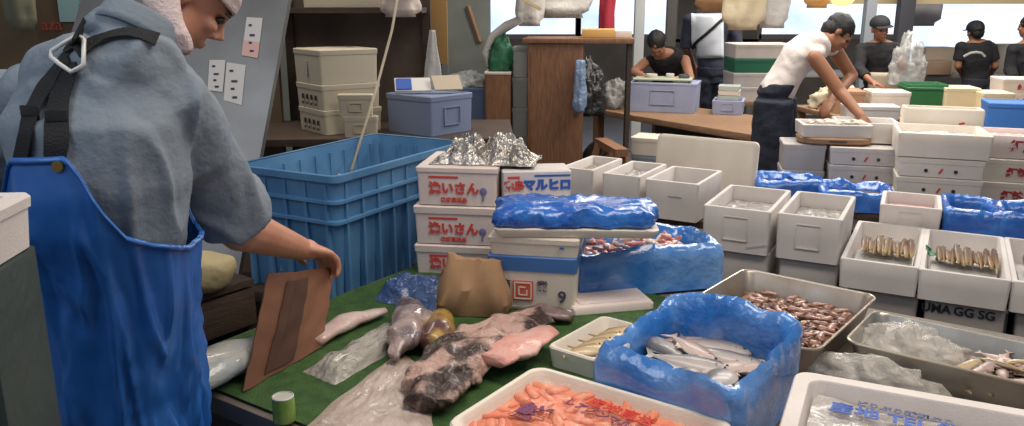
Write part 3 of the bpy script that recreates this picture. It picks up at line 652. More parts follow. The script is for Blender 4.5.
# brown paper bag
c = G(474, 312, TZ); c.z = TZ + .007; pts = [(-.115, 0), (-.105, .035), (-.09, .085), (-.085, .145), (-.075, .165), (-.055, .128), (0, .135), (.055, .128), (.085, .10), (.10, .045), (.118, 0)]
b = NB()
def pbf(c_, i):
    k = (.2, 1, 1.2, 1.2, 1, .6)[i] * .010; o_ = V((nz(c_, 22, 1), nz(c_, 22, 2), nz(c_, 22, 3))) * k + V((c_.x, c_.y, 0)).normalized() * jag(c_, 12, 4) * k * .9
    if i >= 4: o_.z += .022 * (c_.x < -.05) + .006 * jag(c_, 30, 2)
    if i == 0: o_.z = 0
    return o_
rings(b, [(.205, .11, 0, .03), (.222, .125, .035, .04), (.200, .115, .085, .04), (.17, .075, .125, .03), (.150, .030, .150, .012), (.155, .012, .158, .005)], n=4, div=10, fn=pbf)
t = tag(obj('paper_bag', b, kraft, loc=c, rz=R(-6), smooth=35), 'crumpled brown paper bag standing in front of the printed boxes', 'paper bag')
# green can
c = G(285, 424, TZ) + V((0, 0, .007)); t = thing('small_can', 'small green drinks can with a pale lid at the front edge of the table', 'can', c)
b = NB(); lathe(b, [(.021, 0), (.0245, .004), (.0245, .052), (.0225, .058)], n=24); obj('can_body', b, M('green_can', (.16, .30, .05), .35, .3, var=((.30, .42, .12), 20)), t)
b = NB(); lathe(b, [(.0235, .058), (.0240, .061), (.0215, .062), (.021, .0595), (.002, .0595)], n=24); obj('can_lid', b, M('pale_can_lid', (.66, .66, .58), .35, .4), t)
# cardboard sheet held upright
c00, c10, c11, c01 = G(242, 392, TZ + .008), G(322, 347, TZ + .008), D(335, 268, 2.26), D(268, 273, 1.98)
def cbf(u, v):
    p_ = c00 * (1 - u) * (1 - v) + c10 * u * (1 - v) + c11 * u * v + c01 * (1 - u) * v; n_ = (c10 - c00).cross(V((0, 0, 1))).normalized()
    return p_ + n_ * (.012 * math.sin(u * 5.5) * v + .006 * nz((u, v, 0), 5) + (.010 if .30 < u < .34 else 0) * v)
b = NB(); sheet(b, cbf, 26, 20); thick(b, .004)
CB = tag(obj('cardboard_sheet', b, card_m, world=True, loc=(c00 + c10) / 2, smooth=30), 'brown cardboard sheet held upright by the man in blue overalls', 'cardboard')
b = NB(); sheet(b, lambda u, v: cbf(.22 + u * .36 - .10 * (1 - v) * 0, .06 + .86 * v) - (c10 - c00).cross(V((0, 0, 1))).normalized() * -.0065, 8, 14); thick(b, .0015)
obj('dark_fold', b, M('dark_card', (.075, .032, .018), .8), CB, world=True, smooth=30)
# ------------------------------------------------------------ big blue tub
def bench(name, label, cx, cy, yaw, w, d, z, mat=wood_dark, topt=.04, legs=True, cat='bench', top=None):
    t = thing(name, label, cat, (cx, cy, 0), R(yaw))
    b = NB(); bx(b, (0, 0, z - topt / 2), (w, d, topt), bev=.004); obj('bench_top', b, top or mat, t)
    if legs:
        for sx in (-1, 1):
            for sy in (-1, 1):
                b = NB(); bx(b, (sx * (w / 2 - .05), sy * (d / 2 - .05), (z - topt) / 2), (.07, .07, z - topt), bev=.004); obj('leg', b, mat, t)
        b = NB(); bx(b, (0, -d / 2 + .05, z * .45), (w - .1, .03, .06)); bx(b, (0, d / 2 - .05, z * .45), (w - .1, .03, .06)); obj('cross_rail', b, mat, t)
    return t
def centre(A, z, yaw, w, d):
    a = G(A[0], A[1], z); u = V((math.cos(R(yaw)), math.sin(R(yaw)), 0)); v = V((-u.y, u.x, 0)); c = a + u * w / 2 + v * d / 2; c.z = 0; return c
c = centre((335, 178), 1.10, 62, .82, .46)
bench('low_bench', 'low dark bench carrying the big blue tub', c.x, c.y, 62, .9, .5, .66)
t = thing('blue_tub', 'big ribbed blue plastic tub standing behind the fish table', 'tub', V((c.x, c.y, .661)), R(62))
w_, d_, h_ = .82, .46, .44
b = NB(); rings(b, [(w_ - .07, d_ - .07, 0, .03), (w_ - .035, d_ - .035, h_ * .6, .03), (w_ - .012, d_ - .012, h_ - .004, .03), (w_ - .012, d_ - .012, h_, .03), (w_ - .03, d_ - .03, h_, .025), (w_ - .05, d_ - .05, h_ * .6, .025), (w_ - .09, d_ - .09, .012, .025)]); obj('tub_body', b, blue_tub, t)
b = NB(); rings(b, [(w_ - .014, d_ - .014, h_ - .022, .03), (w_ + .016, d_ + .016, h_ - .020, .035), (w_ + .018, d_ + .018, h_ + .003, .035), (w_ - .02, d_ - .02, h_ + .003, .03)], cap0=False, cap1=False); obj('rim', b, blue_tub, t)
for k in (.78, .62):
    b = NB(); rings(b, [(w_ - .03, d_ - .03, h_ * k, .03), (w_ + .006, d_ + .006, h_ * k + .002, .035), (w_ + .006, d_ + .006, h_ * k + .012, .035), (w_ - .03, d_ - .03, h_ * k + .014, .03)], cap0=False, cap1=False); obj('band', b, blue_tub, t.children[0])
for s in (-1, 1):
    for i in range(9):
        x = -w_ / 2 + .06 + i * (w_ - .12) / 8; b = NB(); bx(b, (x, s * (d_ / 2 - .014), h_ * .47), (.012, .022, h_ * .92)); obj('rib', b, blue_tub, t.children[0])
    for i in range(5):
        y = -d_ / 2 + .05 + i * (d_ - .1) / 4; b = NB(); bx(b, (s * (w_ / 2 - .014), y, h_ * .47), (.022, .012, h_ * .92)); obj('rib', b, blue_tub, t.children[0])
o = crumple('white_plastic_sheet', 'crumpled whitish plastic sheet lying inside the big blue tub', V((c.x - .02, c.y - .02, .675)), .30, .15, .27, M('cream_plastic', (.62, .60, .52), .4, bump=(30, .7, .02)), 5, rz=R(62), cat='plastic sheet')
# dark crate and cream sack between the man and the tub
t = thing('slatted_crate', 'dark slatted wooden crate behind the left end of the fish table', 'crate', (-1.12, 2.34, 0), R(54))
for k in range(5): b = NB(); bx(b, (0, -.16, .12 + k * .15), (.56, .02, .12), bev=.003); bx(b, (0, .16, .12 + k * .15), (.56, .02, .12), bev=.003); obj('slat_row', b, wood_dark, t)
b = NB(); bx(b, (-.27, 0, .4), (.02, .30, .76)); bx(b, (.27, 0, .4), (.02, .30, .76)); obj('end_panel', b, wood_dark, t)
b = NB(); bx(b, (0, 0, .80), (.56, .34, .02)); obj('crate_top', b, wood_dark, t)
lump_c = D(218, 246, 2.3)
b = NB(); ell(b, (0, 0, .06), (.10, .08, .06), seg=24, rings=14)
for v in b.verts: v.co += V((nz(v.co, 14), nz(v.co, 14, 2), nz(v.co, 14, 3))) * .02
for v in b.verts: v.co.z = max(0, v.co.z)
tag(obj('cream_sack', b, M('cream_sacking', (.50, .42, .24), .8, bump=(30, .5), var=((.40, .33, .18), 8)), loc=(-.93, 2.36, .811), rz=.3, smooth=180), 'small cream sack lying on the dark crate under the man\'s arm', 'sack')
# ------------------------------------------------------------ middle rows of foam boxes
UY = -28
c = centre((700, 205), .78, UY, 1.9, .9)
bench('display_bench', 'low display bench under the middle rows of foam boxes', 1.515, 3.525, UY, 1.52, .60, .34, wood_dark)
bench('display_bench', 'small low bench under the little box of pink fish', 1.97, 3.935, -26, .26, .32, .34, wood_dark)
greyfill = M('grey_small_fish', (.16, .14, .13), .35, bump=(90, .8, .01), var=((.42, .38, .35), 26), coat=.3)
MBX = []
for A_, w_, h_, lab, nm in (((703, 205), .298, .20, 'foam box of grey fish, left of the pair with moulded handles in the middle row', 0), ((777, 213), .268, .20, 'foam box of grey fish, right of the pair with moulded handles in the middle row', 1)):
    t = open_box('foam_fish_box', lab, A_, .78, UY, w_, .50, h_, foam_grey if nm == 2 else foam, 'slot', 'pair of deep foam boxes in the middle row'); MBX.append(t)
    fill('small_grey_fish', ('layer of small grey fish in the left deep box of the pair', 'layer of small grey fish in the right deep box of the pair')[nm], t, w_ - .06, .42, .135, greyfill, .008, 40, seed=nm)
    l = t.location
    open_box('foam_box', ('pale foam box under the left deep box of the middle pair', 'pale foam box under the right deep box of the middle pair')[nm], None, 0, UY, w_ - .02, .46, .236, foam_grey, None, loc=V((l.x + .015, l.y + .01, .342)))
b = NB(); tube(b, [(.05, -.252, .03), (.148, -.252, .055)], .0015, 6); obj('drip_mark', b, foam_grey, MBX[0])
# boxes of upright fish
sard = ramp_mat('yellow_brown_fish', 1, [(0, (.74, .62, .44)), (.45, (.60, .44, .24)), (.75, (.30, .19, .11)), (1, (.12, .08, .06))], .5, coat=.1)
up = []
for bi, (A_, w_, lab, n_) in enumerate((((840, 258), .305, 'shallow foam box of upright yellow brown fish on the left of the front display row', 13), ((919, 269), .325, 'shallow foam box of upright yellow brown fish with a green leaf in front', 13), ((1012, 281), .33, 'shallow foam box of dark fish cut by the right edge of the photo', 7))):
    t = open_box('foam_fish_box', lab, A_, .63, UY, w_ - .004, .70, .125, foam, None)
    M_ = Matrix.LocRotScale(t.location, t.rotation_euler, None)
    b = NB(); bx(b, (0, -.15, .05), (w_ - .08, .30, .05), bev=.006); bb = obj('packing_ice', b, M('grey_ice', (.50, .50, .48), .4, bump=(60, .8, .01)), t)
    for i in range(n_):
        x = -(w_ / 2 - .06) + i * (w_ - .12) / (n_ - 1); c = M_ @ V((x, -.06 + .018 * math.sin(i * 2.1), .108)); rot = (R(66), 0, R(UY) + R(90 + 2.5 * math.sin(i * 1.7)))
        grp = ('upright fish in the left front display box', 'upright fish in the front display box with the leaf', 'dark fish in the right edge display box')[bi]
        lb = ('yellow brown fish standing on edge in the left shallow display box', 'yellow brown fish standing on edge in the display box with the green leaf', 'dark fish in the shallow display box at the right edge')[bi]
        if i == 0 and bi != 1:
            o = make_fish('display_fish', lb, 'fish', .25, .060, .026, sard if bi == 0 else darkfish, .06, c, rot, grp, fins=False); up.append(o)
        else: dup(up[0 if bi < 2 else 1], c + V((0, 0, .006 * math.sin(i * 3.3))), (R(66 + 8 * math.sin(i * 2.7)), R(5 * math.sin(i * 4.1)), rot[2]), lb, grp, scale=.92 + .12 * math.sin(i * 5.3))
    if bi == 1:
        b = NB(); sheet(b, lambda u, v: V(((u - .5) * .07, (v - .5) * .10 * math.sin(math.pi * (.1 + .8 * u)), .012 * math.sin(6 * v))), 10, 8); thick(b, .001)
        o = tag(obj('green_leaf', b, M('leaf_green', (.04, .20, .10), .5), loc=M_ @ V((-.115, -.02, .105)), smooth=180), 'dark green garnish leaf at the left side of the second display box', 'leaf'); o.rotation_euler = (R(50), 0, 1)
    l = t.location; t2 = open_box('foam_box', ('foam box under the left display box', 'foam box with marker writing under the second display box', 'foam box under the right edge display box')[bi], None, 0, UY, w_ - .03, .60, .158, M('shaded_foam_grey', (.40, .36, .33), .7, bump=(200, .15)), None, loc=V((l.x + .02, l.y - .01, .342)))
    if bi == 1:
        for tx_, xx_ in (('UMA', -.105), ('GG', -.005), ('SG', .075)): text_obj('marker_letters', tx_,   .050, black_ink, t2, on_front(xx_, .118, -.302), bold=.0012)
        b = NB(); bx(b, (.142, -.301, .08), (.008, .004, .12)); obj('black_bar', b, black_ink, t2)
# small pink box and blue liners behind
t = open_box('foam_fish_box', 'small white foam box of pink fish behind the front display row', (880, 204), .72, -26, .27, .34, .13, foam, 'slot')
fill('pink_fish_pieces', 'pink fish pieces in the small white box', t, .20, .26, .075, pinkmeat, .006, 40)
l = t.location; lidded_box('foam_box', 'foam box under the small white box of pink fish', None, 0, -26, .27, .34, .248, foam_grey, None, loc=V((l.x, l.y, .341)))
c = (centre((945, 212), .70, -22, .26, .36) + centre((1000, 217), .70, -22, .26, .36)) / 2
bench('display_bench', 'low display bench under the glossy blue lined trays at right', c.x, c.y, -22, .50, .33, .56)
for k in range(2):
    cc = centre((945 + 55 * k, 212 + 5 * k), .70, -22, .26, .36); cc.z = .562
    t = film_box('lined_fish_tray', ('glossy deep blue lined tray behind the display boxes, left of the pair', 'glossy deep blue lined tray behind the display boxes, at the right edge')[k], cc, -22, .24, .34, .13, blue_film_dark, .010, seed=20 + k, group='deep blue lined trays at right', inner=.05)
    fill('dark_fish_layer', ('dark fish layer in the left deep blue tray', 'dark fish layer in the right edge deep blue tray')[k], t, .16, .25, .10, M('dark_wet_fish', (.05, .05, .07), .25, bump=(60, .8), var=((.25, .22, .22), 20), coat=.4), .006, 40)
c = centre((757, 182), .70, -16, .42, .34)
bench('display_bench', 'low display bench under the sparkling blue covered boxes', 1.72, 4.48, -38, .74, .26, .58)
for k, (A_, yw) in enumerate((((757, 183), -12), ((822, 193), -14))):
    cc = centre(A_, .68, yw, .38, .30); cc.z = .582
    film_box('film_covered_box', ('box wrapped in sparkling blue film by the legs of the man in white', 'box wrapped in sparkling blue film right of the first')[k], cc, yw, .36, .28, .09, blue_film_dark, .016, seed=30 + k, group='sparkling blue film boxes', inner=.02)
# back-left row of three
crt = centre((610, 176), .78, -28, .6, .4)
bench('dark_stand', 'dark stand under the row of three foam boxes behind the stall', crt.x + .02, crt.y + .03, -28, .74, .30, .572, wood_dark)
for k, (A_, w_, lab) in enumerate((((560, 167), .20, 'small foam box of brown shellfish, leftmost of the back row of three'), ((602, 173), .215, 'foam box of grey shellfish in the middle of the back row of three'), ((645, 179), .285, 'wide foam box nearly empty, rightmost of the back row of three'))):
    t = open_box('foam_fish_box', lab, A_, .78, -30, w_, .42, .20, foam, None)
    fill('shellfish_layer', ('brown shellfish in the leftmost back row box', 'grey shellfish in the middle back row box', 'small clump of grey fish in the wide back row box')[k], t, w_ - .06, .34 if k < 2 else .16, .155 if k < 2 else .12, greyfill if k else M('brown_shellfish', (.14, .10, .07), .4, bump=(80, .8, .01), var=((.38, .30, .22), 24)), .012, 40, seed=k + 3, cat='shellfish')
b = NB(); bx(b, (.02, -.211, .125), (.07, .003, .005)); obj('moulded_line', b, foam_grey, t)
p0, p1 = D(656, 137, 4.95), D(757, 151, 4.60)
t = thing('foam_board', 'large cream foam board standing upright behind the row of three foam boxes', 'lid', V(((p0.x + p1.x) / 2, (p0.y + p1.y) / 2, 0)), math.atan2(p1.y - p0.y, p1.x - p0.x))
L_ = (V((p1.x, p1.y)) - V((p0.x, p0.y))).length
b = NB(); rings(b, [(L_, .62, 0, .03), (L_, .62, .022, .03), (L_ - .03, .59, .03, .03)]); bmesh.ops.transform(b, matrix=Matrix.Translation((0, .02, .58)) @ Matrix.Rotation(R(84), 4, 'X'), verts=b.verts); obj('panel_face', b, foam_warm, t)
b = NB(); bx(b, (0, .02, .14), (L_ * .9, .2, .28)); obj('prop_block', b, wood_dark, t)
t = lidded_box('foam_box', 'cream lidded foam box beside the sawhorse', (630, 137), .70, -24, .27, .25, .13, foam_warm, None); l = t.location
b_ = lidded_box('foam_box', 'grey blue foam box under the cream lidded one beside the sawhorse', None, 0, -24, .25, .23, .568, M('blue_grey_foam', (.28, .33, .38), .7), None, loc=V((l.x, l.y, .001)))
# ------------------------------------------------------------ marked stacks further back
bench('display_bench', 'display bench under the left stack of marked foam boxes', 2.12, 4.92, -14, .38, .36, .52, wood_dark)
bench('display_bench', 'display bench under the right stack of marked foam boxes', 2.46, 4.70, -20, .40, .66, .52, wood_dark)
bench('display_bench', 'small bench under the bright blue box', 3.40, 5.52, -20, .38, .28, .52, wood_dark)
c1 = place((831, 146), .845, -14, .40, .38, .1)
order = ('bottom', 'middle', 'top')
for k in range(3): lidded_box('marked_foam_box', 'foam box with red slash and dots, %s of the stack at the reaching man\'s hand' % order[k], None, 0, -14, .40, .38, .103, foam, 'dots', 'marked boxes in the left stack', loc=V((c1.x, c1.y, .523 + .107 * k)))
c2 = place((899, 156), .845, -20, .43, .40, .1)
for k in range(3): lidded_box('marked_foam_box', 'foam box with red slash and dots, %s of the stack under the big open box' % order[k], None, 0, -20, .43, .40, .103, foam_warm, 'dots', 'marked boxes in the right stack', loc=V((c2.x, c2.y, .523 + .107 * k)))
F = open_box('foam_fish_box', 'big open white foam box on the marked stack', None, 0, -20, .46, .42, .13, foam_warm, None, loc=V((c2.x, c2.y, .846)))
fill('wet_paper', 'white wet paper lying over ice in the big open box', F, .39, .35, .085, M('wet_white_paper', (.78, .76, .74), .5, bump=(30, .5, .01)), .02, 12, cat='paper')
u_ = V((math.cos(R(-20)), math.sin(R(-20)), 0)); v_ = V((-u_.y, u_.x, 0)); cc = c2 + v_ * .30
t = thing('foam_fish_box', 'pale pink foam box standing tall behind the big open box', 'box', V((cc.x + .05, cc.y + .02, .521)), R(-20)); b = NB(); rings(b, [(.42, .16, 0, .012), (.43, .17, .53, .012), (.42, .16, .54, .012), (.38, .12, .54, .012), (.37, .11, .50, .01)]); obj('box_body', b, foam_warm, t)
b = NB(); bx(b, (.10, -.085, .46), (.03, .004, .012), rot=Matrix.Rotation(R(-15), 3, 'Y')); obj('red_scrap_mark', b, red_ink, t)
open_box('foam_fish_box', 'white foam box on the left marked stack behind the fish tray', None, 0, -14, .36, .30, .12, foam, None, loc=V((c1.x + .05, c1.y + .10, .846)))
# fish tray the man reaches into, on a round-edged board
cb = G(835, 137, .87)
t = thing('brown_board', 'thick round edged brown board under the tray of white fish', 'board', V((cb.x - .02, cb.y - .02, .8455)), R(-8))
b = NB(); rings(b, [(.40, .26, 0, .09), (.42, .28, .008, .10), (.42, .28, .032, .10), (.40, .26, .04, .09)], n=8); obj('board_slab', b, wood_mid, t)
b = NB(); bx(b, (0, -.13, .018), (.10, .022, .012)); obj('hand_slot', b, wood_dark, t)
FT = open_box('fish_tray', 'white foam tray of pale fish the man in the white top reaches into', None, 0, -8, .40, .27, .075, foam, None, loc=V((cb.x - .02, cb.y + .0, .8865)), cat='tray')
pale = M('pale_fish', (.62, .55, .44), .35, var=((.78, .72, .62), 20), coat=.3); o = None
for i in range(12):
    cpos = loc_in(FT, -.13 + .052 * (i % 6), -.04 + .07 * (i // 6), .062 + .004 * (i % 3)); rot = (.3 * ((i % 3) - 1), .1, 1.1 + .4 * math.sin(i * 2.3))
    if o is None: o = make_fish('pale_fish', 'pale fish in the foam tray under the reaching hands', 'fish', .15, .045, .022, pale, .04, cpos, rot, 'pale fish in the foam tray', detail=False)
    else: dup(o, cpos, rot)
# grey boxes under the man's hand side
c3 = V((1.785, 4.99, 0)); bench('display_bench', 'narrow bench under the dull grey boxes by the standing man', 1.785, 4.99, -12, .24, .26, .52)
for k in range(2): lidded_box('foam_box', ('dull grey foam box on the bench beside the standing man\'s legs, lower of two', 'dull grey foam box on the bench beside the standing man\'s legs, upper of two')[k], None, 0, -12, .25, .27, .158, foam_grey, None, loc=V((c3.x, c3.y, .523 + .160 * k)))
# red lettered stack at right edge
c4 = place((976, 156), .80, -20, .46, .36, .1)
bench('display_bench', 'display bench under the red lettered stack at the right edge', c4.x, c4.y, -20, .44, .34, .52)
for k in range(2): lidded_box('lettered_foam_box', ('white foam box with dark red lettering, bottom of the right edge stack', 'white foam box with dark red lettering, middle of the right edge stack')[k], None, 0, -20, .46, .36, .132, foam_warm, 'red', 'red lettered boxes at the right edge', loc=V((c4.x - .012 * (1 - k), c4.y, .523 + .135 * k)))
E1_ = open_box('lettered_foam_box', 'open foam box of pink meat, top of the right edge stack', None, 0, -20, .45, .36, .13, foam_pink, 'red', loc=V((c4.x + .012, c4.y, .795)))
fill('pink_meat_pieces', 'pink fish meat in the open box at the right edge', E1_, .37, .28, .10, M('bright_pink_meat', (.70, .20, .18), .35, var=((.80, .60, .56), 14), bump=(50, .4)), .010, 30)
c5 = place((989, 103), 1.02, -20, .40, .30, .12)
BB = lidded_box('blue_box', 'plain bright blue box behind the right edge stack', None, 0, -20, .40, .30, .50, M('bright_blue_plastic', (.05, .20, .60), .5), None, loc=V((c5.x, c5.y, .521)))
# ------------------------------------------------------------ back tables with cream boxes
bench('back_table', 'long back table with cream boxes between the far workers', 3.62, 6.87, 8, 2.2, .98, .80, wood_mid, cat='table')
def far_box(name, label, A_, z, w_, h_, mat, d_=.3, yaw=-10, opened=False, mark=None, group=None, base=.8015):
    c = place(A_, z, yaw, w_, d_, h_)
    return (open_box if opened else lidded_box)(name, label, None, 0, yaw, w_, d_, z - base, mat, mark, group, loc=V((c.x, c.y, base)))
far_box('cardboard_box', 'brown cardboard box behind the reaching man\'s back arm', (835, 91), .98, .24, .2, M('brown_box', (.42, .24, .14), .8))
far_box('foam_box', 'cream foam box right of the brown cardboard box on the back table', (872, 92), .98, .30, .2, foam_warm)
far_box('green_crate', 'dark green plastic crate on the back table', (909, 80), 1.02, .32, .2, M('green_crate_plastic', (.02, .15, .05), .5), opened=True, cat='crate') if False else None
t = thing('green_crate', 'dark green plastic crate on the back table', 'crate', V((place((909, 82), 1.02, -10, .32, .3, .1).x, place((909, 82), 1.02, -10, .32, .3, .1).y, .8015)), R(-10))
gm = M('green_crate_plastic', (.02, .15, .05), .5)
obj('crate_body', open_box_bm(.32, .3, .2, .012), gm, t)
b = NB(); rings(b, [(.33, .31, .15, .012), (.34, .32, .155, .012), (.34, .32, .17, .012), (.33, .31, .175, .012)], cap0=False, cap1=False); obj('crate_band', b, gm, t)
far_box('cream_box', 'cream box with a brown lid right of the green crate', (946, 88), .98, .28, .2, M('cream_card', (.72, .64, .42), .7))
far_box('cream_box', 'small cream box at the right end of the back table', (984, 93), .96, .24, .2, M('cream_card', (.72, .64, .42), .7))
b0 = place((1003, 80), 1.03, -10, .36, .3, .1)
for k in range(2): lidded_box('lettered_foam_box', ('white box with red squares on the back table at right, lower of two', 'white box with red squares on the back table at right, upper of two')[k], None, 0, -10, .36, .30, .118, foam_warm, 'red', 'red marked boxes on the back table', loc=V((b0.x, b0.y, .8015 + .121 * k)))
far_box('flat_foam_box', 'long flat foam box with a green edge in front on the back table', (846, 106), .90, .40, .1, foam, d_=.22)
crumple('cream_sack', 'lumpy cream sack on the back table before the worker in the cap', V((2.75, 7.0, .803)), .20, .13, .17, M('cream_sacking2', (.62, .54, .38), .8), 2, cat='sack')
# ------------------------------------------------------------ woman's work table and what stands round it
pA, pB = G(592, 108, .75), G(752, 134, .75); yw = math.degrees(math.atan2(pB.y - pA.y, pB.x - pA.x)); Lw = (pB - pA).length
u_ = (pB - pA).normalized(); v_ = V((-u_.y, u_.x, 0)); c = pA + u_ * Lw / 2 + v_ * .40
WTB = thing('work_table', 'brown plank work table where the bending woman works', 'table', V((c.x, c.y, 0)), R(yw))
b = NB(); bx(b, (0, 0, .725), (Lw + .2, .85, .05), bev=.005); obj('table_top', b, wood_mid, WTB)
for sx in (-1, 1):
    for sy in (-1, 1): b = NB(); bx(b, (sx * (Lw / 2 - .05), sy * .36, .35), (.07, .07, .70)); obj('leg', b, wood_brown, WTB)
b = NB(); bx(b, (0, .3, .30), (Lw - .2, .03, .5)); obj('back_board', b, wood_dark, WTB)
def on_work(A_, z, w_, d_, yaw=-18): c = place(A_, z, yaw, w_, d_, .1); c.z = .7515; return c
c = on_work((629, 84), .985, .58, .40); LB = lidded_box('lavender_foam_box', 'large lavender foam box on the woman\'s work table', None, 0, -18, .58, .40, .25, foam_lav, 'slot', loc=c, lid=.02)
t = thing('cutting_board', 'pale board laid on the large lavender box', 'board', V((c.x - .02, c.y, 1.0025)), R(-14)); b = NB(); bx(b, (0, 0, .022), (.50, .34, .012), bev=.004); bx(b, (-.15, 0, .008), (.12, .3, .016)); bx(b, (.15, 0, .008), (.12, .3, .016)); obj('board_plate', b, M('greenish_board', (.40, .42, .30), .6), t)
for k, (x, y, s, col) in enumerate(((-.12, .05, .10, (.55, .50, .42)), (.05, .08, .07, (.62, .62, .60)), (.15, -.04, .09, (.08, .09, .10)))):
    b = NB(); lathe(b, [(s * .5, 0), (s * .55, .02), (s * .5, .03), (s * .45, .02)], n=16); tag(obj('small_dish', b, M('dish_%d' % k, col, .5), loc=V((c.x + x, c.y + y, 1.0315))), ('cream dish on the board at the woman\'s hands', 'white dish in the middle of the board', 'dark dish at the right of the board')[k], 'dish')
c = on_work((712, 100), .87, .26, .30)
b0 = c
open_box('lavender_tray', 'small lavender foam tray at the right end of the work table', None, 0, -18, .26, .30, .115, foam_lav, 'slot', loc=c)
t = thing('plastic_case', 'stack of pale clear plastic cases on the small lavender tray', 'case', V((c.x, c.y, .8675)), R(-18)); 
for k in range(3): b = NB(); rings(b, [(.17, .2, .04 * k, .01), (.18, .21, .036 + .04 * k, .01)]); obj('case_layer', b, (M('pale_case', (.50, .56, .52), .3), foam_warm, M('pale_case', (.50, .56, .52), .3))[k], t)
c = on_work((604, 92), .90, .16, .2); crumple('grey_plastic_bag', 'bunched grey plastic bag on the left end of the work table', V((c.x, c.y, .752)), .13, .12, .22, M('grey_bag', (.30, .29, .27), .4, bump=(30, .8, .02), var=((.16, .15, .14), 8)), 6)
# wooden cabinet, shelf and things left of the work table
pc = D(531, 44, 6.0)
t = thing('wooden_cabinet', 'tall brown plywood cabinet left of the work table', 'cabinet', (pc.x + .20, 6.22, 0), R(-6))
b = NB(); bx(b, (0, 0, .69), (.40, .42, 1.38), bev=.004); obj('cabinet_body', b, wood_brown, t)
b = NB(); bx(b, (.16, 0, 1.40), (.80, .46, .035), bev=.004); obj('cabinet_top', b, wood_brown, t)
b = NB(); bx(b, (0, -.212, .68), (.36, .006, 1.30)); obj('door_panel', b, wood_brown, t)
b = NB(); bx(b, (.53, 0, .69), (.03, .42, 1.38)); obj('side_support', b, wood_dark, t)
for k, (x, m_, h_, lab) in enumerate(((.30, M('yellow_orange_box', (.66, .40, .12), .7), .06, 'flat yellow orange box on the cabinet top'), (.48, foam_warm, .05, 'flat white box at the right end of the cabinet top'))):
    b = NB(); bx(b, (0, 0, h_ / 2), (.24 if k == 0 else .12, .25, h_), bev=.005); tag(obj('flat_box', b, m_, loc=(pc.x + .20 + x, 6.18 - .02 * k, 1.420), rz=R(-6)), lab, 'box')
def hanging(name, label, px, py0, py1, Y, w_, mat, cat='bag', dep=.05, seed=0, top=1.0):
    """limp cloth or bag hanging down from py0 to py1"""
    a, e = D(px, py0, Y), D(px, py1, Y); h = a.z - e.z; b = NB()
    def f(u, v):
        an = 2 * math.pi * u; k = (top + (1 - top) * v) * (1 - .25 * (v > .93)); p_ = V((math.cos(an), math.sin(an), v * 3 + seed))
        r_ = 1 + .18 * nz(p_, 1.5) + .10 * math.sin(an * 5 + seed + 2 * v)
        return V((math.cos(an) * w_ / 2 * k * r_, math.sin(an) * dep * k * r_, h * (1 - v)))
    sheet(b, f, 36, 16, closed=True)
    b.verts.ensure_lookup_table(); bmesh.ops.holes_fill(b, edges=[e_ for e_ in b.edges if len(e_.link_faces) == 1])
    return tag(obj(name, b, mat, loc=V((a.x, Y, e.z)), smooth=180), label, cat)
white_bag = M('white_hanging_bag', (.60, .58, .55), .5, bump=(20, .6, .02)); cream_cloth = M('cream_cloth', (.62, .52, .36), .8, bump=(14, .5, .02)); blue_bag = M('pale_blue_bag', (.25, .34, .50), .4, bump=(24, .8, .02))
hanging('blue_plastic_bag', 'pale blue plastic bag hanging on the side of the wooden cabinet', 580, 60, 112, 5.93, .11, blue_bag, seed=1, top=.6)
# sawhorse
sh = G(612, 155, 0); sc = D(612, 112, 5.6)
t = thing('sawhorse', 'reddish brown wooden sawhorse under the end of the work table', 'sawhorse', (sc.x, 5.6, 0), R(10))
b = NB(); bx(b, (0, 0, .70), (.09, .50, .05)); obj('top_beam', b, wood_brown, t)
for sx in (-1, 1):
    for y in (-.18, .18): b = NB(); tube(b, [(sx * .03, y, .69), (sx * .20, y, 0)], .035, 4); obj('leg', b, wood_brown, t)
    b = NB()
b = NB(); bx(b, (0, -.18, .35), (.24, .02, .05)); obj('cross_piece', b, wood_brown, t)
b = NB(); ell(b, (0, 0, .32), (.125, .14, .33), seg=24, rings=14)
for v in b.verts: v.co += V((nz(v.co, 8), nz(v.co, 8, 2), nz(v.co, 8, 3))) * .06; v.co.z = max(0, v.co.z)
tag(obj('black_sack', b, M('black_bin_bag', (.02, .02, .022), .3, bump=(20, .8, .02)), loc=(.655, 6.22, 0), smooth=180), 'black rubbish sack on the floor between cabinet and work table', 'sack')
crumple('black_bag', 'black bag piled on the left end of the work table beside the cabinet', V((sc.x - .05, 6.95, .752)), .15, .14, .36, M('black_bin_bag', (.02, .02, .022), .3), 4)
# foam stack, brown box and green bag left of cabinet
ps = place((514, 60), 1.36, -6, .14, .25, .1)
for k in range(6): lidded_box('grey_foam_box', 'narrow grey foam box left of the wooden cabinet, %s of its stack' % ('lowest', 'second', 'third', 'fourth', 'fifth', 'topmost')[k], None, 0, -6, .13, .25, .222, M('blue_grey_foam2', (.36, .38, .37), .7), None, 'grey foam boxes left of the cabinet', loc=V((ps.x - .02, 6.3, .001 + .225 * k)))
pb = D(500, 72, 6.1); t = lidded_box('brown_box', 'tall brown box left of the grey foam stack', None, 0, -4, .20, .25, pb.z, wood_brown, None, loc=V((pb.x - .01, 6.22, .001)), lidmat=foam_warm, lid=.02)
crumple('green_bag', 'dark green bag with clear plastic on the tall brown box', V((pb.x + .01, 6.22, pb.z + .003)), .09, .08, .22, M('dark_green_bag', (.03, .16, .08), .5, bump=(20, .5, .02)), 7, cat='bag')
pq = D(468, 88, 6.2); lidded_box('dull_blue_box', 'dull blue box against the grey wall left of the brown box', None, 0, -4, .34, .3, pq.z, M('dull_blue', (.10, .16, .28), .6), None, loc=V((pq.x, 6.35, .001)))
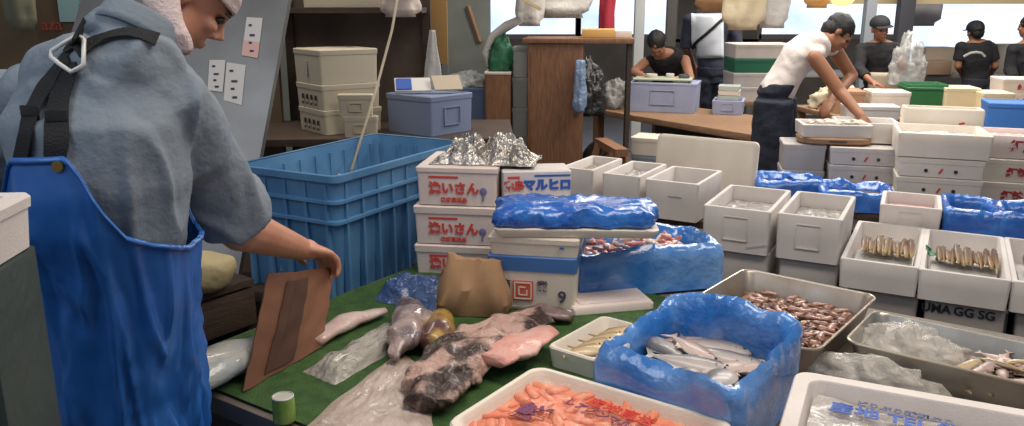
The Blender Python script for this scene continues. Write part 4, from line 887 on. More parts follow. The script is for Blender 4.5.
crumple('grey_plastic_sheet', 'crumpled grey plastic on the dull blue box', V((pq.x, 6.35, pq.z + .003)), .18, .12, .09, M('grey_bag2', (.42, .44, .42), .4, bump=(30, .8, .02)), 9, cat='plastic sheet')
pl_ = D(500, 30, 5.9)
b = NB(); tube(b, [D(488, 66, 6.2), D(485, 52, 6.2), D(492, 36, 6.2), D(506, 26, 6.2), D(520, 20, 6.2)], [.012, .02, .03, .04, .03], 10)
for v in b.verts: v.co += V((nz(v.co, 20), nz(v.co, 20, 2), nz(v.co, 20, 3))) * .02
tag(obj('twisted_plastic', b, white_bag, world=True, loc=pl_, smooth=180), 'twisted strip of clear plastic over the green bag', 'plastic strip')
# ------------------------------------------------------------ left shelf with foam boxes, post, blue grey box
bench('wooden_rack', 'dark wooden rack bench carrying the cream boxes behind the blue tub', -.95, 4.72, 2, 1.9, .75, .955, wood_dark)
def corner(name, label, px, py, Y, base, yaw, w_, d_, h_, mat, mark, lid=.03, group=None):
    a = D(px, py, Y); u = V((math.cos(R(yaw)), math.sin(R(yaw)), 0)); v = V((-u.y, u.x, 0)); c = V((a.x, a.y, 0)) + u * w_ / 2 + v * d_ / 2; c.z = base
    return lidded_box(name, label, None, 0, yaw, w_, d_, h_, mat, mark, group, lid, loc=c)
foam_cream = M('cream_foam', (.58, .52, .40), .7, bump=(200, .12)); z = .957
for k, (h_, px, lab) in enumerate(((.135, 322, 'cream foam box with square marks, lowest in the stack on the rack'), (.135, 321, 'cream foam box with square marks, middle of the stack on the rack'), (.185, 320, 'large cream foam box, top of the stack on the rack'))):
    t = corner('cream_foam_box', lab, px, 80, 4.45, z, 38, .36, .34, h_, foam_cream, None, group='cream boxes stacked on the rack')
    if k < 2:
        for q in range(4): b = NB(); bx(b, (-.181, -.09 + q * .055, h_ * .45), (.003, .022, h_ * .2)); bx(b, (-.181, -.085 + q * .055, h_ * .18), (.003, .015, h_ * .1)); obj('square_mark', b, black_ink, t.children[0])
    else:
        b = NB(); bx(b, (-.181, 0, h_ * .45), (.003, .03, h_ * .4)); obj('handle_mark', b, foam_grey, t)
    z += h_ + .002
for k, (px, lab) in enumerate(((341, 'small ribbed cream box before the stack on the rack, lower of two'), (337, 'small ribbed cream box before the stack on the rack, upper of two'))):
    corner('small_cream_box', lab, px, 100, 4.38, .957 + .117 * k, 2, .19, .05, .115, foam_cream, 'slot', group='small ribbed cream boxes')
a = D(330, 8, 4.6)
t = thing('upper_shelf', 'dark shelf with uprights above the cream boxes', 'shelf', (a.x + .05, 5.0, 0)); b = NB(); bx(b, (0, 0, 1.62), (.85, .35, .03)); obj('shelf_board', b, wood_dark, t)
for x in (-.42, .42): b = NB(); bx(b, (x, .14, 1.2), (.05, .05, 2.4)); obj('upright', b, wood_dark, t)
b = NB(); bx(b, (0, .19, 1.3), (.85, .02, 1.9)); obj('backing_board', b, M('dark_board', (.09, .07, .055), .8, var=((.16, .12, .09), 4)), t)
lidded_box('cream_foam_box', 'cream foam box on the shelf above the rack stack', None, 0, 0, .46, .26, .16, foam_cream, None, loc=V((a.x + .02, 4.96, 1.637)))
a = D(410, 40, 5.0); t = thing('timber_post', 'thick orange brown timber post behind the blue grey box', 'post', (a.x, 5.25, 0)); b = NB(); bx(b, (0, 0, 1.3), (.17, .12, 2.6), bev=.006); obj('post_timber', b, M('orange_brown_timber', (.30, .12, .045), .6, bump=(20, .3), var=((.20, .075, .03), 9), stretch=(8, 8, 1)), t)
a = D(432, 20, 5.4); b = NB(); bx(b, (0, 0, .25), (.14, .02, .52), bev=.002); t = tag(obj('yellow_board', b, M('ochre_board', (.45, .28, .10), .8), loc=(a.x + .02, 5.5, 1.28)), 'ochre board fixed beside the timber post', 'board')
b = NB(); bx(b, (0, .02, -.5), (.06, .02, 1.5)); obj('batten', b, wood_dark, t)
hanging('clear_plastic_bag', 'thin whitish plastic bag hanging beside the timber post', 432, 30, 90, 4.95, .13, white_bag, dep=.03, seed=3, top=.25)
BG = corner('blue_grey_box', 'large blue grey foam box right of the cream boxes', 430, 92, 4.40, .957, 50, .34, .36, .215, M('blue_grey_foam3', (.20, .25, .38), .7, bump=(200, .15)), 'slot')
l = BG.location
t = thing('printed_booklet', 'blue and white printed booklet leaning on the blue grey box', 'booklet', V((l.x - .09, l.y - .02, 1.176)), R(10)); b = NB(); bx(b, (0, 0, .04), (.20, .012, .11), rot=Matrix.Rotation(R(-55), 3, 'X')); obj('booklet_pages', b, white_paper, t)
b = NB(); bx(b, (-.05, -.008, .047), (.085, .006, .09), rot=Matrix.Rotation(R(-55), 3, 'X')); obj('blue_cover_patch', b, blue_ink, t)
b = NB(); bx(b, (0, 0, .05), (.16, .01, .11), rot=Matrix.Rotation(R(-50), 3, 'X')); tag(obj('cardboard_flap', b, M('pale_card', (.50, .42, .32), .8), loc=V((l.x + .10, l.y + .0, 1.176)), rz=R(20)), 'pale card flap leaning on the blue grey box', 'card')
hanging('white_paper_bag', 'whitish paper bag hanging above the blue grey box', 398, -30, 17, 4.4, .20, M('pinkish_paper', (.62, .52, .46), .7, bump=(14, .4, .02)), dep=.08, seed=5)
b = NB(); tube(b, [D(404, -40, 4.0), D(392, 30, 3.85), D(376, 90, 3.7), D(352, 168, 3.3), G(348, 178, .9)], .006, 8); tag(obj('beige_rope', b, M('beige_rope', (.55, .46, .34), .8), world=True, loc=D(376, 90, 3.7), smooth=180), 'beige rope running down into the blue tub', 'rope')
b = NB(); tube(b, [D(468, 6, 7.77), D(480, 42, 7.77)], .024, 6); tag(obj('wood_strut', b, wood_mid, world=True, loc=D(475, 20, 7.77)), 'thin slanted wooden strut on the grey wall', 'strut')
a = D(441, 40, 6.8); b = NB(); bx(b, (0, 0, 1.3), (.09, .1, 2.6)); tag(obj('grey_pillar', b, M('grey_pillar_paint', (.13, .15, .16), .6), loc=(a.x, 6.9, 0)), 'slim dark grey pillar behind the blue grey box', 'pillar')
# ------------------------------------------------------------ steel sheet with notices, left background
q0, q1, q2, q3 = D(120, 0, 3.15), D(257, 172, 3.05), D(294, -30, 3.35), D(120, -30, 3.35)
dirn = (q2 - q1); k = -q1.z / dirn.z; foot = q1 + dirn * k; n_ = V((0, -1, 0))
t = thing('metal_sheet', 'leaning stainless steel cabinet side with paper notices', 'steel panel', V((foot.x - .45, foot.y, 0)))
b = NB(); vs = [V((foot.x - .95, foot.y, 0)), foot, q2 + dirn.normalized() * .5, None]; vs[3] = vs[2] + (vs[0] - vs[1]) * .8
f_ = [b.verts.new(v) for v in vs]; g_ = [b.verts.new(v + V((0, .05, 0))) for v in vs]; b.faces.new(f_); b.faces.new(g_[::-1])
for i in range(4): b.faces.new((f_[i], g_[i], g_[(i + 1) % 4], f_[(i + 1) % 4]))
obj('steel_sheet', b, M('dull_steel', (.27, .27, .265), .42, .7, bump=(3, .1), var=((.19, .18, .17), 3)), t, world=True)
def panel_pt(px, py, off=-.004):
    # intersection with the sheet's plane
    N_ = (vs[1] - vs[0]).cross(vs[3] - vs[0]).normalized(); r = ray(px, py); o = V((0, 0, HC)); tt = (vs[0] - o).dot(N_) / r.dot(N_); return o + r * tt + V((0, off, 0))
papers = [('paper_notice', 'tall paper notice with a pink lower half on the steel panel', ((247, 17), (263, 18), (258, 58), (242, 55))), ('paper_notice', 'left of the two low paper notices on the steel panel', ((210, 60), (226, 60), (223, 92), (208, 90))), ('paper_notice', 'right of the two low paper notices on the steel panel', ((227, 62), (246, 65), (242, 105), (224, 100)))]
for nm, lab, pts_ in papers:
    b = NB(); P_ = [panel_pt(*p_) for p_ in pts_]; f_ = [b.verts.new(v) for v in P_]; b.faces.new(f_); thick(b, .0015); cpp = sum(P_, V()) / 4
    o = tag(obj(nm, b, white_paper, world=True, loc=cpp), lab, 'notice')
    for (s_, t_, w2) in ((.3, .2, .3), (.5, .45, .5), (.45, .65, .3), (.6, .85, .4)):
        a_ = P_[0].lerp(P_[1], s_).lerp(P_[3].lerp(P_[2], s_), t_); b = NB(); bx(b, a_ + V((0, -.003, 0)), ((P_[1] - P_[0]).length * w2 * .6, .002, .008)); obj('written_line', b, dk, o, world=True)
    if 'pink' in lab:
        b = NB(); f_ = [b.verts.new(v + V((0, -.002, 0))) for v in (P_[0].lerp(P_[3], .6), P_[1].lerp(P_[2], .6), P_[2], P_[3])]; b.faces.new(f_); thick(b, .001); obj('pink_half', b, M('pink_paper', (.70, .45, .40), .7), o, world=True)
# far left wall board and teal poster
b = NB(); bx(b, (-2.6, 5.0, 1.3), (2.4, .05, 2.6)); tag(obj('brown_partition', b, M('brown_partition', (.12, .085, .05), .8, var=((.18, .12, .07), 3)), smooth=0), 'brown partition behind the man in the blue overalls', 'partition'); bpy.data.objects['brown_partition'].location = (0, 0, 0)
pa, pb_, = D(48, -30, 4.9), D(99, 22, 4.9)
t = thing('teal_poster', 'pale teal poster with small writing on the brown partition', 'poster', V(((pa.x + pb_.x) / 2, 4.96, pb_.z))); b = NB(); bx(b, (0, 0, (pa.z - pb_.z) / 2), (pb_.x - pa.x, .01, pa.z - pb_.z)); obj('poster_sheet', b, M('teal_paper', (.30, .46, .48), .7), t)
for k in range(4): b = NB(); bx(b, (.04, -.007, .04 + .03 * k), (.10 - .01 * k, .003, .008)); obj('blue_line', b, blue_ink, t)
t2 = D(40, 25, 4.9); cu = text_obj('red_letter_sign', 'M aza', .10, M('dull_red', (.40, .06, .04), .6), None, Matrix.Rotation(R(90), 4, 'X'), ext=.002); cu.location = (t2.x - .02, 4.96, t2.z); tag(cu, 'dull red lettering beside the teal poster', 'sign')
hanging('hanging_jacket', 'greenish grey cloth hanging at the far left edge', 14, -40, 30, 4.7, .16, M('olive_cloth', (.20, .20, .13), .9), seed=8, cat='cloth')
# near left cabinet with foam box
a = D(36, 244, 1.16)
t = thing('green_cabinet', 'dark green steel cabinet close by in the bottom left corner', 'cabinet', V((a.x - .25 * math.cos(R(10)) + .015, a.y - .085 - .25 * math.sin(R(10)), 0)), R(10))
b = NB(); bx(b, (0, 0, a.z / 2), (.50, .17, a.z), bev=.006); obj('cabinet_body', b, M('dark_green_steel', (.028, .045, .040), .55, .2, bump=(40, .2), var=((.045, .062, .055), 5)), t)
b = NB(); bx(b, (0, -.088, a.z * .5), (.46, .006, a.z * .9)); obj('cabinet_door', b, M('dark_green_steel', (.045, .065, .055), .55), t)
lidded_box('foam_box', 'white foam box on the dark green cabinet at the left edge', None, 0, 6, .34, .16, .078, foam, None, loc=V((a.x - .152, a.y - .100, a.z + .002)), lid=.02)
# ------------------------------------------------------------ hanging things and clutter along the top
hanging('red_cloth', 'red cloth hanging at the window behind the cabinet', 608, -30, 40, 8.6, .16, M('red_cloth', (.45, .03, .05), .8, bump=(20, .5)), seed=2, cat='cloth')
hanging('white_plastic_bundle', 'bundle of white plastic hanging above the wooden cabinet', 560, -40, 18, 6.8, .50, white_bag, dep=.15, seed=4, cat='plastic bundle')
hanging('white_plastic_bundle', 'smaller white plastic bundle sagging left of the big one', 530, -40, 26, 6.6, .22, white_bag, dep=.08, seed=6, cat='plastic bundle')
b = NB(); bx(b, (0, 0, 0), (.34, .3, .02), rot=Matrix.Rotation(R(28), 3, 'Y')); tag(obj('cream_board', b, M('cream_board', (.66, .52, .30), .7), loc=D(520, -2, 6.2)), 'tilted cream board hanging above the green bag', 'board')
hanging('brown_paper_bag', 'brown bag hanging in front of the white vested person\'s head', 718, -50, 12, 7.6, .34, M('brown_bag_paper', (.32, .17, .08), .7, bump=(12, .5, .02)), dep=.12, seed=7)
hanging('cream_sheet', 'wide cream sheet hanging left above the man in the white top', 748, -50, 30, 6.8, .30, cream_cloth, dep=.08, seed=9, cat='sheet', top=1.3)
hanging('cream_sheet', 'cream plastic sheet hanging directly above the man in the white top', 778, -50, 28, 6.9, .26, white_bag, dep=.08, seed=11, cat='sheet', top=1.2)
hanging('brown_coat', 'dark brown coat hanging beside the white vested person', 738, -20, 60, 9.0, .16, M('brown_coat', (.10, .05, .03), .9), seed=12, cat='coat')
t = thing('hanging_lamp', 'warm glowing round lamp hanging above the reaching man', 'lamp', D(842, 4, 7.2)); b = NB(); ell(b, (0, 0, .05), (.10, .10, .07)); obj('lamp_bulb', b, M('warm_glow', (1, .62, .25), .5, emit=1.3), t); b = NB(); tube(b, [(0, 0, .10), (0, 0, .9)], .006, 6); obj('cord', b, black_m, t)
hanging('orange_net', 'orange netting bundle hanging left of the lamp', 820, -40, 8, 7.4, .22, M('orange_net', (.52, .30, .10), .7), seed=13, cat='net')
for k, (px, Y, m_, lab) in enumerate(((640, 9.5, M('white_post', (.62, .64, .62), .6), 'white post by the window behind the bending woman'), (672, 9.8, M('dark_post', (.10, .09, .08), .6), 'dark post between bending woman and white vested person'), (871, 9.0, M('grey_post', (.28, .30, .33), .5), 'grey post left of the worker in the cap'), (907, 9.2, M('black_post', (.05, .05, .06), .5), 'black post right of the worker in the cap'))):
    a = D(px, 0, Y); b = NB(); bx(b, (0, 0, 1.5), (.11 if k != 3 else .16, .1, 3.0), bev=.004); tag(obj('roof_post', b, m_, loc=(a.x, Y, 0)), lab, 'post')
a = D(955, 3, 9.4); b = NB(); bx(b, (0, 0, 0), (3.0, .12, .10)); t = tag(obj('roof_beam', b, M('yellowish_beam', (.50, .40, .22), .6), loc=V((a.x, 9.45, a.z + .04))), 'yellowish beam across the top right', 'beam')
hanging('grey_curtain', 'grey cloth hanging across the bright window at upper right', 925, -30, 26, 9.8, .42, M('grey_curtain', (.34, .32, .33), .8), seed=14, cat='curtain', dep=.05, top=1.2)
# far low counter and boxes behind cap worker
bench('far_counter', 'long far counter under the bright windows', 5.0, 10.2, -3, 4.0, .7, .85, M('grey_counter', (.30, .28, .26), .6), cat='counter')
for k, (px, w_, h_, m_, lab) in enumerate(((938, .42, .30, M('tan_card', (.50, .40, .30), .8), 'wide tan carton on the far counter'), (925, .30, .16, M('brown_card2', (.30, .20, .13), .8), 'brown carton on the far counter'), (1009, .35, .34, M('beige_bag', (.42, .37, .30), .8), 'beige bundle on the far counter by the black shirted man'))):
    a = D(px, 70, 10.1); b = NB(); bx(b, (0, 0, h_ / 2), (w_, .35, h_), bev=.01); tag(obj('carton', b, m_, loc=(a.x, (10.2, 9.95, 10.1)[k], .852)), lab, 'carton')
c = place((742, 46), 1.32, 0, .36, .4, .1)
c = V((2.25, 7.68, 0)); bench('side_table', 'side table behind the man in the white top', c.x + .02, c.y, 0, .6, .5, .80, wood_mid, cat='table')
nm_ = ('lowest', 'second', 'third', 'topmost')
for k, m_ in enumerate((foam, foam, M('dark_green_foam', (.02, .16, .09), .6), foam)): lidded_box('stacked_box', 'flat box of the white and green stack behind the man in white, %s' % nm_[k], None, 0, 0, .54, .40, .125, m_, None, loc=V((c.x + .02, c.y, .8015 + .128 * k)))
b = NB(); ell(b, (0, 0, .05), (.055, .055, .05)); tag(obj('yellow_citrus', b, M('citrus', (.55, .50, .04), .5), loc=loc_in(WTB, Lw / 2 - .12, .12, .7515), smooth=180), 'yellow green citrus at the right end of the work table', 'fruit')
# ------------------------------------------------------------ people
def loft(bm, rs, n=24):
    """rs: (centre, half width vector, half depth vector); closed surface"""
    L = []
    for c, a, d in rs: L.append([bm.verts.new(V(c) + V(a) * math.cos(2 * math.pi * k / n) + V(d) * math.sin(2 * math.pi * k / n)) for k in range(n)])
    for p, q in zip(L, L[1:]):
        for k in range(n): bm.faces.new((p[k], p[(k + 1) % n], q[(k + 1) % n], q[k]))
    bm.faces.new(L[0][::-1]); bm.faces.new(L[-1]); return bm
def hand(bm, wr, d, nrm, curl=25, s=1.0, side=1, thumb=True, n=8):
    """palm, four fingers of unequal length bent at two knuckles, thumb from the side of the palm"""
    d = V(d).normalized(); nrm = V(nrm); nrm = (nrm - d * nrm.dot(d)).normalized(); l = d.cross(nrm)
    m = Matrix((l, d, nrm)).transposed(); ell(bm, V(wr) + d * .045 * s, (.042 * s, .055 * s, .017 * s), rot=m, seg=14, rings=8)
    cap_tube(bm, V(wr) - d * .01, V(wr) + d * .03 * s, .026 * s, .027 * s, n)
    for i, ln in enumerate((.060, .072, .078, .068)):
        p = V(wr) + d * (.082 - .004 * abs(i - 2)) * s + l * (i - 1.5) * .0205 * s * side; c = R(curl * (.6 + .08 * i)); dd = d.copy(); ang = c * .7
        for j, k in enumerate((.45, .32, .25)):
            ang2 = ang + c * j; dd = (d * math.cos(ang2) - nrm * math.sin(ang2)).normalized(); q = p + dd * ln * 1.15 * k * s
            cap_tube(bm, p, q, (.0098 - .0008 * j) * s, (.0092 - .0012 * j) * s, n); p = q
    if thumb:
        p = V(wr) + d * .025 * s + l * .030 * s * side * 1; t1 = (d * .65 + l * .62 * side - nrm * .35).normalized(); q = p + t1 * .045 * s; cap_tube(bm, p, q, .013 * s, .011 * s, n)
        t2 = (d * .85 + l * .2 * side - nrm * .45).normalized(); cap_tube(bm, q, q + t2 * .032 * s, .011 * s, .009 * s, n)
def head(bm, c, f, up, s=1.0, face=True):
    """skull, jaw, nose, lips, brow, ears; c is the middle of the head, f the way it looks"""
    f = V(f).normalized(); up = V(up); up = (up - f * up.dot(f)).normalized(); r = f.cross(up); m = Matrix((r, f, up)).transposed()
    P = lambda x, y, z: V(c) + (r * x + f * y + up * z) * s
    ell(bm, P(0, -.010, .028), (.074 * s, .094 * s, .085 * s), rot=m, seg=20, rings=14)
    ell(bm, P(0, .022, -.040), (.056 * s, .068 * s, .072 * s), rot=m, seg=20, rings=14)
    ell(bm, P(0, .066, -.092), (.024 * s, .022 * s, .020 * s), rot=m, seg=12, rings=8)
    if face:
        ell(bm, P(0, .080, .018), (.045 * s, .016 * s, .012 * s), rot=m, seg=14, rings=8)
        tube(bm, [P(0, .084, .014), P(0, .098, -.010), P(0, .110, -.030)], [.008 * s, .010 * s, .013 * s], 10)
        for sx in (-1, 1):
            ell(bm, P(sx * .012, .098, -.032), (.009 * s, .010 * s, .008 * s), seg=10, rings=6)
            ell(bm, P(sx * .034, .070, -.022), (.020 * s, .020 * s, .018 * s), rot=m, seg=10, rings=6)
            ell(bm, P(sx * .076, -.008, -.008), (.008 * s, .018 * s, .030 * s), rot=m, seg=12, rings=8)
        ell(bm, P(0, .088, -.058), (.024 * s, .012 * s, .0055 * s), rot=m, seg=12, rings=6); ell(bm, P(0, .086, -.068), (.020 * s, .011 * s, .0065 * s), rot=m, seg=12, rings=6)
    return P, m
def eyes(P, root, s=1.0, body=None):
    for sx in (-1, 1):
        b = NB(); ell(b, P(sx * .031, .079, .002), (.0125 * s, .0125 * s, .0085 * s), seg=12, rings=8); obj('eye', b, M('eye_dark', (.03, .02, .015), .2), root, world=True)
def spine_rings(pel, che, nec, lat, wp, wc, ws, dp, dc, grow=0.0):
    pel, che, nec, lat = V(pel), V(che), V(nec), V(lat).normalized(); out = []
    for t, w_, d_ in ((-.14, wp * .86, dp * .9), (0, wp, dp), (.28, wp * .92, dp * .92), (.55, wc * .96, dc), (.78, wc, dc), (.93, ws, dc * .85), (1.0, ws * .86, dc * .66), (1.06, ws * .50, dc * .52)):
        if t < .55: p = pel.lerp(che, t / .55)
        else: p = che.lerp(nec, (t - .55) / .45)
        tan = ((che - pel).normalized() * max(0, 1 - t) + (nec - che).normalized() * max(0, t)).normalized(); dv = tan.cross(lat).normalized(); la = dv.cross(tan).normalized()
        out.append((p, la * (w_ + grow), dv * (d_ + grow)))
    return out
# ---- the man in blue overalls (foreground)
FW = V((.34, .94, 0)); LT = V((.94, -.34, 0))
TP = [(124, 430, 1.60, .128, .125), (120, 360, 1.60, .140, .13), (116, 260, 1.60, .152, .13), (104, 180, 1.60, .178, .14), (97, 120, 1.62, .190, .138), (100, 80, 1.66, .172, .115), (116, 56, 1.69, .118, .09), (134, 40, 1.71, .080, .075)]
TR = []
for px, py, Y, a_, d_ in TP: c = D(px, py, Y); TR.append((c.z, c, a_, d_))
def torso_at(z, grow=0):
    if z <= TR[0][0]: _, c, a_, d_ = TR[0]; return V((c.x, c.y, z)), a_ + grow, d_ + grow
    for (z0, c0, a0, d0), (z1, c1, a1, d1) in zip(TR, TR[1:]):
        if z <= z1:
            t = (z - z0) / (z1 - z0); t = t * t * (3 - 2 * t) * .5 + t * .5; c = c0.lerp(c1, t); return V((c.x, c.y, z)), a0 + (a1 - a0) * t + grow, d0 + (d1 - d0) * t + grow
    _, c, a_, d_ = TR[-1]; return V((c.x, c.y, z)), a_ + grow, d_ + grow
mc = torso_at(.9)[0]
MAN = thing('person', 'man in blue rubber overalls and grey blue shirt bending over the fish table', 'person', (mc.x, mc.y, 0))
HC_ = D(188, -6, 1.84); HF = V((.60, .34, -.72)); HU = V((.62, .35, .70))
sR, eR, wR = D(166, 92, 1.63), D(240, 228, 1.88), D(299, 248, 2.16)
sL, eL, wL = D(22, 96, 1.78), D(-25, 235, 1.90), D(60, 260, 2.12)
b = NB(); hp, hm = head(b, HC_, HF, HU, 1.0)
cap_tube(b, D(128, 46, 1.70), HC_ + V((-.02, -.02, -.05)), .062, .056, 16)
loft(b, [(c, LT * (a_ - .03), FW * (d_ - .03)) for z, c, a_, d_ in TR])
cap_tube(b, sR + V((-.02, .03, -.02)), eR, .042, .048, 14); cap_tube(b, eR, wR, .056, .034, 14); cap_tube(b, sL, eL, .050, .040, 14); cap_tube(b, eL, wL, .042, .027, 14)
dR = (D(330, 254, 2.25) - wR).normalized(); hand(b, wR, dR, V((.10, .30, .95)), 60, 1.14, side=-1, n=10)
hand(b, wL, (wL - eL), V((0, .3, .95)), 35, .98, side=1)
for sx in (-1, 1):
    hip = mc + LT * .06 * sx; hip.z = .86; kn = hip + FW * .02; kn.z = .50; an = kn - FW * .03; an.z = .06; cap_tube(b, hip, kn, .070, .050); cap_tube(b, kn, an, .055, .036); cap_tube(b, an, an + FW * .16 - V((0, 0, .02)), .035, .028)
body = blob('body', b, .0055, skin, MAN, smooth_it=3)
eyes(hp, MAN)
# eyelid and brow marks
b = NB()
for sx in (-1, 1): tube(b, [hp(sx * .018, .090, .018), hp(sx * .034, .088, .023), hp(sx * .050, .076, .018)], [.002, .004, .002], 6)
obj('eyebrows', b, hair_m, MAN, world=True)
shirt_m = M('grey_blue_shirt', (.215, .255, .300), .85, bump=(90, .25), var=((.185, .225, .27), 7))
def fold(p):
    a = nz((p.x * 1.0, p.y, p.z * .55), 7, 3) * .014 + nz((p.x, p.y, p.z * .5), 16, 4) * .008; cr_ = 1 - abs(nz((p.x * 1.2, p.y * 1.2, p.z * .45), 8, 9)) * 3.2
    return a * .8 - .004 + max(0, cr_) * .012 + nz(p, 45) * .0015
b = NB(); loft(b, [(c, LT * (a_ - (.016 if z < 1.2 else 0)), FW * (d_ - (.016 if z < 1.2 else 0))) for z, c, a_, d_ in TR[1:]], 32)
hem = sR.lerp(eR, .90); tube(b, [sR + (sR - hem).normalized() * .02, sR, sR.lerp(hem, .4), sR.lerp(hem, .75), hem], [.055, .076, .079, .085, .094], 20)
ell(b, sR + V((-.03, 0, .0)), (.078, .080, .070)); ell(b, sL + V((.04, -.01, -.01)), (.085, .085, .08))
tube(b, [sL, sL.lerp(eL, .5), sL.lerp(eL, .95)], [.085, .082, .084], 18)
cap_tube(b, D(60, 80, 1.66), D(140, 72, 1.63), .075, .085, 16)
tube(b, [D(118, 52, 1.70), D(142, 26, 1.74)], [.082, .072], 20)
shirt = blob('shirt', b, .0075, shirt_m, MAN, wr=fold, smooth_it=4)
b = NB()  # collar
col_c, col_u = D(140, 30, 1.735), (D(150, 14, 1.75) - D(134, 44, 1.71)).normalized(); cx_, cy_, _ = frame(col_u)
def colf(u, v):
    a_ = 2 * math.pi * u; r_ = .074 + .014 * v + .003 * math.sin(a_ * 3); return col_c + (cx_ * math.cos(a_) + cy_ * math.sin(a_)) * r_ + col_u * (.022 - .05 * v + .02 * math.sin(v * 3.1))
sheet(b, colf, 40, 8, closed=True); thick(b, .003); obj('collar', b, shirt_m, shirt, world=True, smooth=180)
rub = M('blue_rubber', (.018, .115, .42), .36, bump=(5, .25, .02), var=((.026, .15, .50), 6), coat=.2)
TOPZ = [(-180, 1.18), (-125, 1.20), (-108, 1.30), (-95, 1.385), (-66, 1.392), (-60, 1.36), (-50, 1.288), (-41, 1.24), (-25, 1.215), (5, 1.19), (60, 1.20), (92, 1.38), (110, 1.38), (150, 1.2), (180, 1.18)]
def topz(ph):
    for (a0, z0), (a1, z1) in zip(TOPZ, TOPZ[1:]):
        if ph <= a1: return z0 + (z1 - z0) * (ph - a0) / (a1 - a0)
def ov(u, v):
    ph = -180 + 360 * (u % 1); zt = topz(ph); z = zt + (.50 - zt) * v ** 1.1; k = min(1, (zt - z) / .25)
    bk_ = max(0, min(1, (ph + 175) / 15)) * max(0, min(1, (-20 - ph) / 30)) * max(0, min(1, (z - 1.12) / .12)); c, a_, d_ = torso_at(max(z, .86), .018 + .004 * k + .026 * bk_); c.z = z; pr = R(ph); dr = LT * math.cos(pr) * a_ + FW * math.sin(pr) * d_
    q = V((math.cos(pr), math.sin(pr), 0)); w_ = (nz((q.x * 1.5, q.y * 1.5, z * 1.6), 2.2, 5) * .026 + max(0, 1 - abs(nz((q.x * 2 + z * 1.1, q.y * 2, z * .8), 2.6, 8)) * 5) * .016 + nz((q.x, q.y, z * 2), 9) * .004) * (.25 + .75 * k)
    return c + dr * (1 + w_ / .16)
b = NB(); sheet(b, ov, 150, 80, closed=True); thick(b, .003); OVR = obj('overalls', b, rub, MAN, world=True, smooth=180)
b = NB()
def seam(u, v):
    p = ov(u, .012); c, _, _ = torso_at(p.z); n_ = V((p.x - c.x, p.y - c.y, 0)).normalized(); a_ = 2 * math.pi * v; return p + n_ * (.003 + .0035 * math.cos(a_)) + V((0, 0, .006 * math.sin(a_)))
sheet(b, seam, 150, 8, closed=True); obj('top_hem', b, rub, OVR, world=True, smooth=180)
for sx in (-1, 1):
    hip = mc + LT * .075 * sx; hip.z = .66; kn = hip + FW * .02 + LT * .02 * sx; kn.z = .45; an = kn - FW * .04; an.z = .20; b = NB(); tube(b, [hip, kn, an], [.105, .09, .08], 20); obj('overall_leg', b, rub, MAN, world=True, smooth=180)
    b = NB(); f0 = an.copy(); f0.z = .001; tube(b, [f0 + V((0, 0, .26)), f0 + V((0, 0, .12)), f0 + V((0, 0, .05))], [.068, .060, .055], 16); bx(b, f0 + FW * .06 + V((0, 0, .035)), (.10, .27, .07), rz=math.atan2(FW.y, FW.x) - math.pi / 2, bev=.02); obj('rubber_boot', b, M('white_boot', (.55, .55, .52), .4), MAN, world=True, smooth=60)
# straps, buckle, clips laid on the shirt's own surface
me = shirt.data; mw = MAN.matrix_basis.copy(); mw = Matrix.Translation(MAN.location)
bv = BVHTree.FromPolygons([mw @ v.co for v in me.vertices], [p.vertices[:] for p in me.polygons])
def on_shirt(px, py, off=.006):
    r = ray(px, py).normalized(); h = bv.ray_cast(V((0, 0, HC)), r)
    return (h[0] + h[1] * off, h[1]) if h[0] else (D(px, py, 1.5), V((0, -1, 0)))
strap_m = M('black_webbing', (.012, .012, .014), .75, bump=(300, .5))
def strap(name, pts, w_, off=.006, th=.003, mat=strap_m, par=MAN):
    b = NB(); P_ = []; 
    for (x0, y0), (x1, y1) in zip(pts, pts[1:]):
        m_ = max(3, int(math.hypot(x1 - x0, y1 - y0) / 5))
        for k in range(m_): t_ = k / m_; P_.append(on_shirt(x0 + (x1 - x0) * t_, y0 + (y1 - y0) * t_, off))
    P_.append(on_shirt(*pts[-1], off)); Q_ = []
    for i in range(len(P_)):
        a_ = max(0, i - 2); e_ = min(len(P_), i + 3); Q_.append((sum((k[0] for k in P_[a_:e_]), V()) / (e_ - a_), sum((k[1] for k in P_[a_:e_]), V()).normalized()))
    rows = []
    for i, (p, n_) in enumerate(Q_):
        d = (Q_[min(i + 1, len(Q_) - 1)][0] - Q_[max(i - 1, 0)][0]).normalized(); s_ = d.cross(n_).normalized(); rows.append([b.verts.new(p + s_ * w_ * t_ + n_ * h_) for t_, h_ in ((-.5, 0), (.5, 0), (.5, th), (-.5, th))])
    for a_, e_ in zip(rows, rows[1:]):
        for k in range(4): b.faces.new((a_[k], a_[(k + 1) % 4], e_[(k + 1) % 4], e_[k]))
    b.faces.new(rows[0][::-1]); b.faces.new(rows[-1]); return obj(name, b, mat, par, world=True, smooth=30)
strap('shoulder_strap', [(22, 168), (27, 146), (32, 118), (46, 90), (64, 66), (74, 55)], .036)
strap('shoulder_strap', [(56, 168), (58, 150), (58, 120), (64, 90), (73, 58)], .042)
strap('shoulder_strap', [(75, 56), (78, 40), (81, 24)], .044)
strap('shoulder_strap', [(76, 58), (92, 46), (112, 38), (134, 35), (160, 42)], .030, off=.008)
def loopbar(name, pts, r_, mat, off=.016, par=MAN):
    b = NB(); P_ = [on_shirt(x, y, off)[0] for x, y in pts]; P_.append(P_[0]); P_.append(P_[1]); tube(b, P_, r_, 8, cap=False); return obj(name, b, mat, par, world=True, smooth=60)
wp = M('white_plastic', (.75, .74, .72), .35)
loopbar('buckle', [(57, 55), (70, 49), (82, 43), (87, 46), (88, 66), (84, 72), (78, 73), (67, 66), (57, 60)], .0042, wp)
